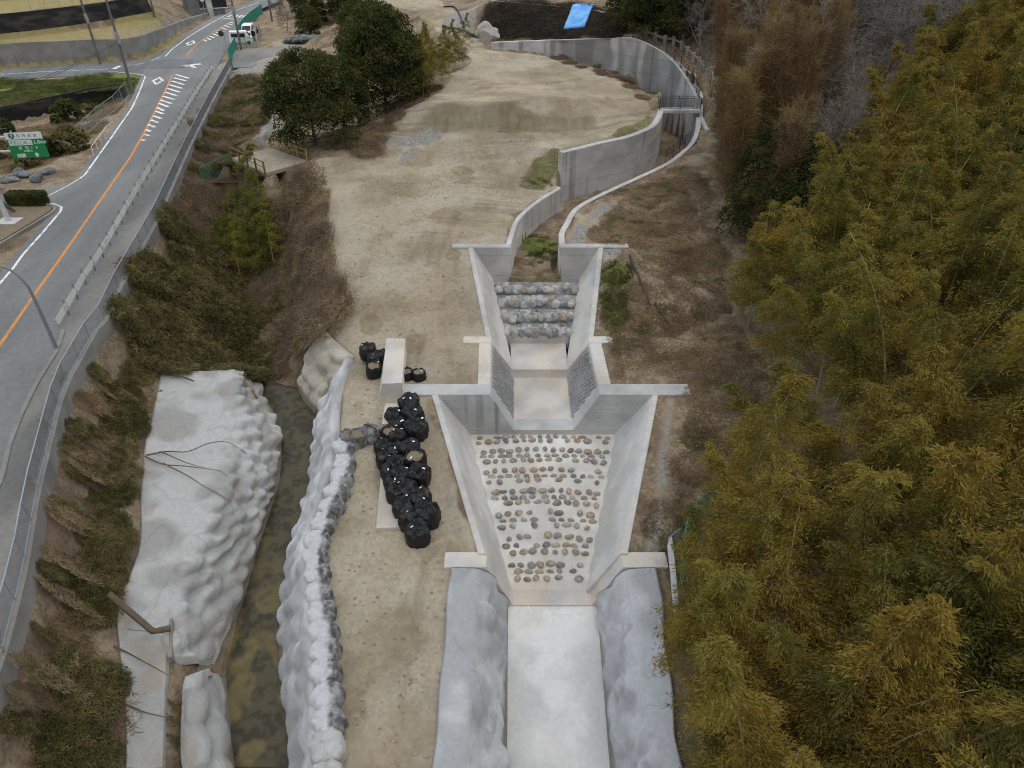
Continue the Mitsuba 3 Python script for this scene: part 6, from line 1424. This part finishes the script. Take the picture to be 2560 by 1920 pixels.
def van(p, yaw, label):
    """A small box van, nose along +x before it is turned."""
    x, y, z = p; c, s = math.cos(yaw), math.sin(yaw)
    def put(m): 
        v = np.asarray(m.vertices); return M(np.stack([x + v[:, 0] * c - v[:, 1] * s, y + v[:, 0] * s + v[:, 1] * c, z + v[:, 2]], 1), m.faces)
    def sec(w, pts): return None
    prof = [(-1.65, .35), (-1.68, .9), (-1.6, 1.75), (-1.5, 1.86), (.75, 1.86), (.95, 1.8), (1.42, 1.05), (1.66, .92), (1.70, .4), (1.6, .3)]
    body = loft([[(a, w * (.72 if b > 1.5 else .74 if b > 1 else .72), b) for a, b in prof] for w in (-1, -.6, .6, 1)])
    t = thing('parked_van', label, 'van')
    obj('body', put(body), 'car_white', t)
    ws = M([(1.0, -.6, 1.72), (1.0, .6, 1.72), (1.385, .64, 1.12), (1.385, -.64, 1.12)], [[0, 2, 1], [0, 3, 2]]); ws.vertices += [.03, 0, .03]; obj('windscreen', put(ws), 'window_dark', t)
    for sd in (-1, 1):
        obj('side_window', put(box((-1.3, sd * .745 - .005, 1.1), (.7, sd * .745 + .005, 1.62))), 'window_dark', t)
        for wx in (-1.05, 1.1):
            m = trimesh.creation.cylinder(.28, .16, sections=16); m.apply_transform(trimesh.transformations.rotation_matrix(math.pi / 2, (1, 0, 0))); m.apply_translation((wx, sd * .70, .28)); obj('wheel', put(m), 'tyre', t)
        obj('headlight', put(box((1.66, sd * .52 - .12, .72), (1.705, sd * .52 + .12, .86))), 'galvanised', t)
    obj('number_plate', put(box((1.69, -.17, .42), (1.715, .17, .58))), 'yellow_paint', t)
van((-42.39, 126.11, 4.05), math.radians(-82), 'white van facing the camera in the yard by the green fence')
van((-41.58, 119.75, 4.05), math.radians(15), 'white van parked sideways behind the utility pole')
from manifold3d import Manifold
rough('dark_cloth', (.018, .018, .022), .9, .1); rough('skin', (.42, .28, .21), .6, .3); rough('hair', (.012, .011, .010), .6, .3)
def person(p, yaw, label, step=.12, reach=.15):
    """One continuous body of hulls between joints, then smoothed."""
    J = {'hipL': (0, .09, .92, .105), 'hipR': (0, -.09, .92, .105), 'kneeL': (step, .10, .50, .070), 'kneeR': (-step * .4, -.10, .50, .070), 'ankL': (step * .6, .10, .09, .050), 'ankR': (-step, -.10, .09, .050), 'toeL': (step * .6 + .16, .11, .05, .045), 'toeR': (-step + .16, -.11, .05, .045),
         'waist': (0, 0, 1.08, .13), 'chest': (.02, 0, 1.30, .15), 'shL': (.01, .19, 1.40, .07), 'shR': (.01, -.19, 1.40, .07), 'elL': (.02, .24, 1.12, .05), 'elR': (.02, -.24, 1.12, .05), 'wrL': (reach, .22, .90, .04), 'wrR': (reach, -.22, .90, .04), 'neck': (.02, 0, 1.50, .055), 'head': (.04, 0, 1.62, .095)}
    B = 'hipL-kneeL kneeL-ankL ankL-toeL hipR-kneeR kneeR-ankR ankR-toeR hipL-hipR hipL-waist hipR-waist waist-chest chest-shL chest-shR shL-elL elL-wrL shR-elR elR-wrR chest-neck'.split()
    def ball(j): return Manifold.sphere(J[j][3], 14).translate(J[j][:3])
    body = Manifold()
    for b in B:
        a, e = b.split('-'); body = body + Manifold.batch_hull([ball(a), ball(e)])
    def put(m):
        a = m.to_mesh(); v, f = a.vert_properties[:, :3], a.tri_verts; c, s = math.cos(yaw), math.sin(yaw)
        t_ = trimesh.Trimesh(v, f); trimesh.smoothing.filter_taubin(t_, iterations=4); v = t_.vertices
        return M(np.stack([p[0] + v[:, 0] * c - v[:, 1] * s, p[1] + v[:, 0] * s + v[:, 1] * c, p[2] + v[:, 2]], 1), t_.faces)
    t = thing('person', label, 'person')
    obj('body', put(body.refine_to_length(.06)), 'dark_cloth', t, smooth=True)
    head = Manifold.sphere(.105, 18).scale([.9, .78, 1.15]).translate([.04, 0, 1.64]) + Manifold.sphere(.022, 8).translate([.14, 0, 1.63]) + Manifold.sphere(.03, 8).translate([.04, .085, 1.64]) + Manifold.sphere(.03, 8).translate([.04, -.085, 1.64])
    obj('head', put(head), 'skin', t, smooth=True)
    obj('hair', put(Manifold.sphere(.112, 18).scale([.95, .82, .95]).translate([.018, 0, 1.685])), 'hair', t, smooth=True)
    for sd in (-1, 1):
        hand = Manifold.sphere(.042, 8).scale([.9, .5, 1.1]).translate([reach + .02, sd * .22, .83])
        for k in range(4): hand = hand + Manifold.batch_hull([Manifold.sphere(.011, 6).translate([reach - .012 + k * .02, sd * .22, .80]), Manifold.sphere(.008, 6).translate([reach + .01 + k * .018, sd * .21, .735 + .01 * abs(k - 1)])])
        hand = hand + Manifold.batch_hull([Manifold.sphere(.013, 6).translate([reach + .05, sd * .21, .84]), Manifold.sphere(.009, 6).translate([reach + .085, sd * .20, .79])])
        obj('hand', put(hand), 'skin', t, smooth=True)
person((-40.55, 122.55, 4.05), 2.4, 'person in dark clothes standing at the side of the white van')
person((-40.27, 124.2, 4.05), 3.6, 'person in dark clothes standing apart on the grey yard')
post_fence('green_fence', [(-37.11, 101.6, 4), (-39.19, 106.47, 4), (-40.38, 111.76, 4), (-41.5, 116.79, 4), (-39.91, 116.61, 4), (-38.37, 116.79, 4)], 1.6, 1.5, 'green_mesh', 'green mesh fence around the yard with the two vans', (1.0, .06), 16, .035, bar_r=.02)
post_fence('green_fence', [(-42.3, 119.08, 4), (-44.16, 127.29, 4), (-45.58, 134.63, 4), (-46.59, 141.71, 4), (-46.95, 146.06, 4), (-47.59, 151.86, 4)], 1.8, 1.7, 'green_mesh', 'green mesh fence between the far road and the yard', (1.0, .06), 16, .035, bar_r=.022)
post_fence('wire_fence', [(-43.76, 133.34, 4.05), (-42.62, 132.39, 4.05), (-40.09, 125.25, 4.05), (-38.99, 119.95, 4.05)], 1.6, 1.3, 'galvanised', 'low wire gate panels standing on the grey yard', (1.0, .1), 8, .03, bar_r=.008)
post_fence('green_fence', [(-27.35, 61.74, 2.2), (-26.53, 63.11, 2.4), (-25.41, 64.75, 2.7)], 2.0, 1.6, 'green_mesh', 'dark green net fence beside the small yellow railed bridge', (1.0, .05), 14, .03, bar_r=.016)
# rubble heap and tipped soil behind the yard
rh = np.random.default_rng(31); t = thing('rubble_heap', 'heap of dark broken rock behind the grey yard', 'heap')
for i in range(46):
    u, v = rh.random(), rh.normal() * .25
    p = (np.array((-35.5, 120.83, 4.1)) * (1 - u) + np.array((-28.27, 120.98, 4.6)) * u) + [0, v * 4, 0]
    m = stone_mesh(rh, (.7 + .6 * rh.random(), .6, .5), 1, .8, .24); m.apply_translation((p[0], p[1], gz(p[0], p[1]) + .1 + .9 * math.sin(u * 3.1) * (1 - abs(v)))); obj('rock', m, ['rock_dark', 'rock_grey', 'rock_dark'][i % 3], t)
# ---------------------------------------------------------------- small bridge with yellow railings
rough('rust_rail', lambda p, n, uv: MIX(mi.Color3f(.16, .085, .045), mi.Color3f(.26, .16, .08), FBM(p.x * 3, p.y * 3, p.z * 3, 3)), .8, .2)
rough('deck_dirt', lambda p, n, uv: MIX(mi.Color3f(.27, .235, .18), mi.Color3f(.37, .335, .27), FBM(p.x * 1.2, p.y * 1.2, 2, 4)), .9, .1)
DK = [(-24.85, 63.19, 4.25), (-22.13, 66.02, 4.3), (-17.83, 61.93, 4.4), (-20.54, 58.52, 4.4)]
br = thing('small_bridge', 'short concrete bridge with rusty yellow railings over the overgrown ditch', 'bridge')
dpoly = [(q[0], q[1]) for q in DK]
dp = np.array(DK); 
obj('deck', loft([[tuple(dp[0]), tuple(dp[1]), tuple(dp[1] - [0, 0, .3]), tuple(dp[0] - [0, 0, .3])], [tuple(dp[3]), tuple(dp[2]), tuple(dp[2] - [0, 0, .3]), tuple(dp[3] - [0, 0, .3])]]), 'deck_dirt', br)
for a, b in ((0, 3), (1, 2)):
    q = dp[[a, b]]; obj('girder', loft([[tuple(p - [0, .12, .31]), tuple(p + [0, .12, -.31]), tuple(p + [0, .12, -.85]), tuple(p - [0, .12, .85])] for p in q]), 'dark_steel', br)
    rl = resample(q, n=5); ym = 'rust_rail' if a == 0 else 'yellow_paint'; rt = obj('railing', cat(tube(rl + [0, 0, .95], .045, 5), tube(rl + [0, 0, .5], .035, 5)), ym, br)
    for p in rl: obj('post', box(p - [.06, .06, .3], p + [.06, .06, 1.0]), ym, rt)
# ---------------------------------------------------------------- footbridge, railings, upper path
fb_ = thing('footbridge', 'narrow concrete footbridge with dark railings over the channel by the far wall', 'bridge')
obj('deck', box((14.3, 72.6, 5.7), (18.6, 73.7, 5.96)), 'concrete_wall', fb_)
for y_ in (72.68, 73.62):
    rt = obj('railing', cat(tube([(14.45, y_, 7.06), (18.5, y_, 7.06)], .03, 5), tube([(14.45, y_, 6.12), (18.5, y_, 6.12)], .022, 4), *[tube([(x_, y_, 6.12), (x_, y_, 6.95)], .012, 3, False) for x_ in np.arange(14.55, 18.45, .14)]), 'dark_steel', fb_)
    for x_ in (14.45, 16.5, 18.5): obj('post', tube([(x_, y_, 5.9), (x_, y_, 7.1)], .035, 5), 'dark_steel', rt)
fr = resample(smooth_line(FAR_TOP[:7], 40), 1.5); fr = offset_line(fr, -.25)
t = thing('dark_railing', 'dark picket railing on top of the far white wall', 'railing')
for i in range(len(fr) - 1):
    a, b = fr[i], fr[i + 1]
    obj('panel', cat(tube([a + [0, 0, 1.05], b + [0, 0, 1.05]], .028, 4), tube([a + [0, 0, .12], b + [0, 0, .12]], .02, 4), *[tube([a + (b - a) * k + [0, 0, .12], a + (b - a) * k + [0, 0, 1.05]], .012, 3, False) for k in np.linspace(.06, .94, 11)]), 'dark_steel', t)
    obj('post', tube([a, a + [0, 0, 1.12]], .032, 5), 'dark_steel', t)
post_fence('dark_railing', [(13.39, 62.02, 4.25), (14.7, 63.7, 4.42), (16.37, 66.45, 4.72)], 1.6, 1.05, 'dark_steel', 'short dark railing on the curved channel wall below the footbridge', (1.0, .5), 5, .03, 'railing', bar_r=.01)
rough('old_timber', lambda p, n, uv: MIX(mi.Color3f(.27, .25, .22), mi.Color3f(.42, .40, .36), FBM(p.x * 2, p.y * 2, p.z * 2, 3)), .9, .1)
pf = resample(smooth_line([(14.35, 83.95, 10.9), (16.31, 83, 10.6), (17.76, 83.3, 10.1), (18.75, 81.73, 9.6), (19.47, 80.46, 9.2), (19.72, 78.4, 8.7), (19.99, 75.17, 8), (19.81, 71.77, 7.3)], 60), 1.15)
t = thing('guard_fence', 'weathered pale guard fence of short posts along the path above the far wall', 'fence')
for i in range(len(pf)):
    x_, y_, _ = pf[i]; zg = gz(x_, y_)
    obj('post', box((x_ - .17, y_ - .14, zg - .4), (x_ + .17, y_ + .14, zg + .9)), 'old_timber', t)
    if i < len(pf) - 1:
        x2, y2, _ = pf[i + 1]; z2 = gz(x2, y2)
        d_ = np.array([x2 - x_, y2 - y_, 0]); d_ /= np.linalg.norm(d_); s_ = np.array([-d_[1], d_[0], 0]) * .05
        obj('rail', loft([[tuple(np.array(q) + s_ + [0, 0, .70]), tuple(np.array(q) - s_ + [0, 0, .70]), tuple(np.array(q) - s_ + [0, 0, .52]), tuple(np.array(q) + s_ + [0, 0, .52])] for q in ((x_, y_, zg), (x2, y2, z2))]), 'old_timber', t)
def ground_strip(name, pts_, w, h, mat, label=None, cat_=None, kind=None):
    p = resample(np.array(pts_, float), 1.0); p[:, 2] = [gz(q[0], q[1]) for q in p]
    return obj(name, loft([[tuple(a + [0, 0, h]), tuple(b + [0, 0, h]), tuple(b - [0, 0, .3]), tuple(a - [0, 0, .3])] for a, b in zip(offset_line(p, -w / 2), offset_line(p, w / 2))]), mat, label=label, cat=cat_, kind=kind)
ground_strip('path_kerb', [(16.17, 81.11, 10.2), (17.41, 79.07, 9.5), (18.49, 78.07, 8.5), (18.75, 74.54, 7.4), (18.62, 69.06, 6.4)], .35, .12, 'concrete_wall', 'pale concrete gutter kerb along the path above the footbridge', 'kerb')
ground_strip('path_kerb', top + [0, .3, 0], .5, .14, 'concrete_wall', 'pale kerb along the top of the bank with the blue tarpaulin', 'kerb')
# blue tarpaulin lying down the bank
rough('blue_tarp', lambda p, n, uv: MIX(mi.Color3f(.09, .34, .78), mi.Color3f(.18, .46, .88), SS(.35, .65, FBM(p.x * 1.5, p.y * 1.5, p.z * 1.5, 3))), .45, .4)
tc = [np.array(q) for q in ((6.18, 94.22, 9.55), (8.62, 92.92, 9.75), (10.44, 99.74, 12), (7.79, 100.59, 12))]
U_, V_ = np.meshgrid(np.linspace(0, 1, 26), np.linspace(0, 1, 26), indexing='ij')
tg = tc[0] * ((1 - U_) * (1 - V_))[..., None] + tc[1] * (U_ * (1 - V_))[..., None] + tc[2] * (U_ * V_)[..., None] + tc[3] * ((1 - U_) * V_)[..., None]
tg[..., 2] = _gz(tg[..., :2]) + .42 + (fb(tg, 1.6, 3, 2) - .5) * .22 + np.abs(fb(tg, 1.0, 2, 9) - .5) * .2
obj('blue_tarpaulin', grid_mesh(skirt(tg, .3)), 'blue_tarp', smooth=True, label='bright blue tarpaulin spread down the dark bank', cat='tarpaulin')
rough('hose', (.018, .02, .024), .5, .4)
for pts_, lab in (([(-9.78, 114.06, 8.8), (-8.08, 113.61, 8.8), (-6.51, 104.56, 8.8), (-5.93, 100.51, 8.8), (-4.6, 98.42, 8.8), (-3.88, 103.06, 8.8)], 'black hose lying over the upper part of the dirt track'), ([(-9.25, 104.04, 8.6), (-7.62, 102.56, 8.6), (-6.15, 101.12, 8.6), (-4.88, 99.37, 8.6), (-3.93, 100.77, 8.6)], 'black hose lying straight across the dirt track')):
    q = smooth_line(pts_, 30); q[:, 2] = [gz(a, b) + .1 for a, b, _ in q]; obj('hose', tube(q, .11, 6), 'hose', label=lab, cat='hose')
rough('pale_rock', lambda p, n, uv: MIX(mi.Color3f(.28, .245, .225), mi.Color3f(.46, .43, .41), FBM(p.x * 1.5, p.y * 1.5, p.z * 1.5, 4)), .95, .1)
pr_ = np.random.default_rng(4); ms_ = []
for (x_, y_, z_, s_) in ((1046, 20, 11.3, 1.6), (1056, 30, 11, 1.5), (1050, 42, 10.4, 1.4), (1064, 46, 10.2, 1.1), (1060, 58, 9.6, .9)):
    pass
PRK = [(-3.44, 98.83, 11.6), (-2.79, 97.97, 11.2), (-3.18, 97.13, 10.7), (-2.33, 97.1, 10.5), (-2.65, 98.04, 9.8)]
for i, p in enumerate(PRK):
    m = stone_mesh(pr_, (1.5 - .15 * i, 1.2, 1.25 - .1 * i), 3, 1, .25); m.apply_translation((p[0], p[1], gz(p[0], p[1]) + .3)); ms_.append(m)
obj('rock_outcrop', cat(*ms_), 'pale_rock', smooth=50, label='pale pinkish rock outcrop at the left end of the dark bank'.replace('left ', ''), cat='rock')
# ---------------------------------------------------------------- right side: green fence, ditch kerb, fallen stems
post_fence('green_fence', [(9.68, 23.16, 1.8), (8.66, 22.47, 1.4), (7.59, 21.66, 1), (7.07, 20.44, 0.85), (6.91, 18.99, 0.6)], 1.25, 1.5, 'green_mesh', 'green net fence with pale rails at the edge of the bamboo wood', (1.0, .55, .05), 12, .03, bar_r=.011)
obj('ditch_kerb', cat(*[loft([[tuple(np.array(a) + [0, 0, .1]), tuple(np.array(a) + [.14, .06, .1]), tuple(np.array(a) + [.14, .06, -.5]), tuple(np.array(a) + [0, 0, -.5])] for a in q]) for q in ([(6.75, 21.31, 0.95), (7.21, 21.62, 1.1)], [(6.75, 21.28, 0.95), (6.67, 20.1, 0.8), (6.56, 18.91, 0.65), (6.5, 18.05, 0.5)])]), 'concrete_wall', label='thin pale concrete edge of a ditch beside the green net fence', cat='kerb')
for a, b, lab in (((8.0, 44.6), (8.9, 40.2), 'fallen grey stem lying on the slope by the upper dam'), ((9.2, 40.4), (9.9, 38.4), 'second fallen grey stem lower on the brown slope')):
    q = resample([(a[0], a[1], 0), (b[0], b[1], 0)], n=8); q[:, 2] = [gz(u, v) + .12 for u, v, _ in q]
    obj('fallen_log', tube(q, np.linspace(.09, .05, 8), 6), 'bark', label=lab, cat='stem')
# loose stones on the bare earth, too many to count
sp_r = np.random.default_rng(17); ms_ = []
site_in = sp.buffer(-.5); shapely.prepare(site_in)
base_st = [stone_mesh(sp_r, (1, .8, .7), 0, .8, .2) for _ in range(6)]
k_ = 0
while k_ < 2600:
    x_, y_ = sp_r.uniform(-11, 6), 8 + 60 * sp_r.random() ** 1.6
    if not shapely.contains_xy(site_in, x_, y_): continue
    k_ += 1; b_ = base_st[k_ % 6]; s_ = .025 + .075 * sp_r.random() ** 3
    ms_.append((b_.vertices * s_ + [x_, y_, gz(x_, y_) + s_ * .2], b_.faces))
nv = len(base_st[0].vertices)
obj('loose_stones', M(np.vstack([v for v, f in ms_]), np.vstack([f + i * nv for i, (v, f) in enumerate(ms_)])), 'rock_tan', label='small loose stones scattered over the bare earth', kind='stuff')
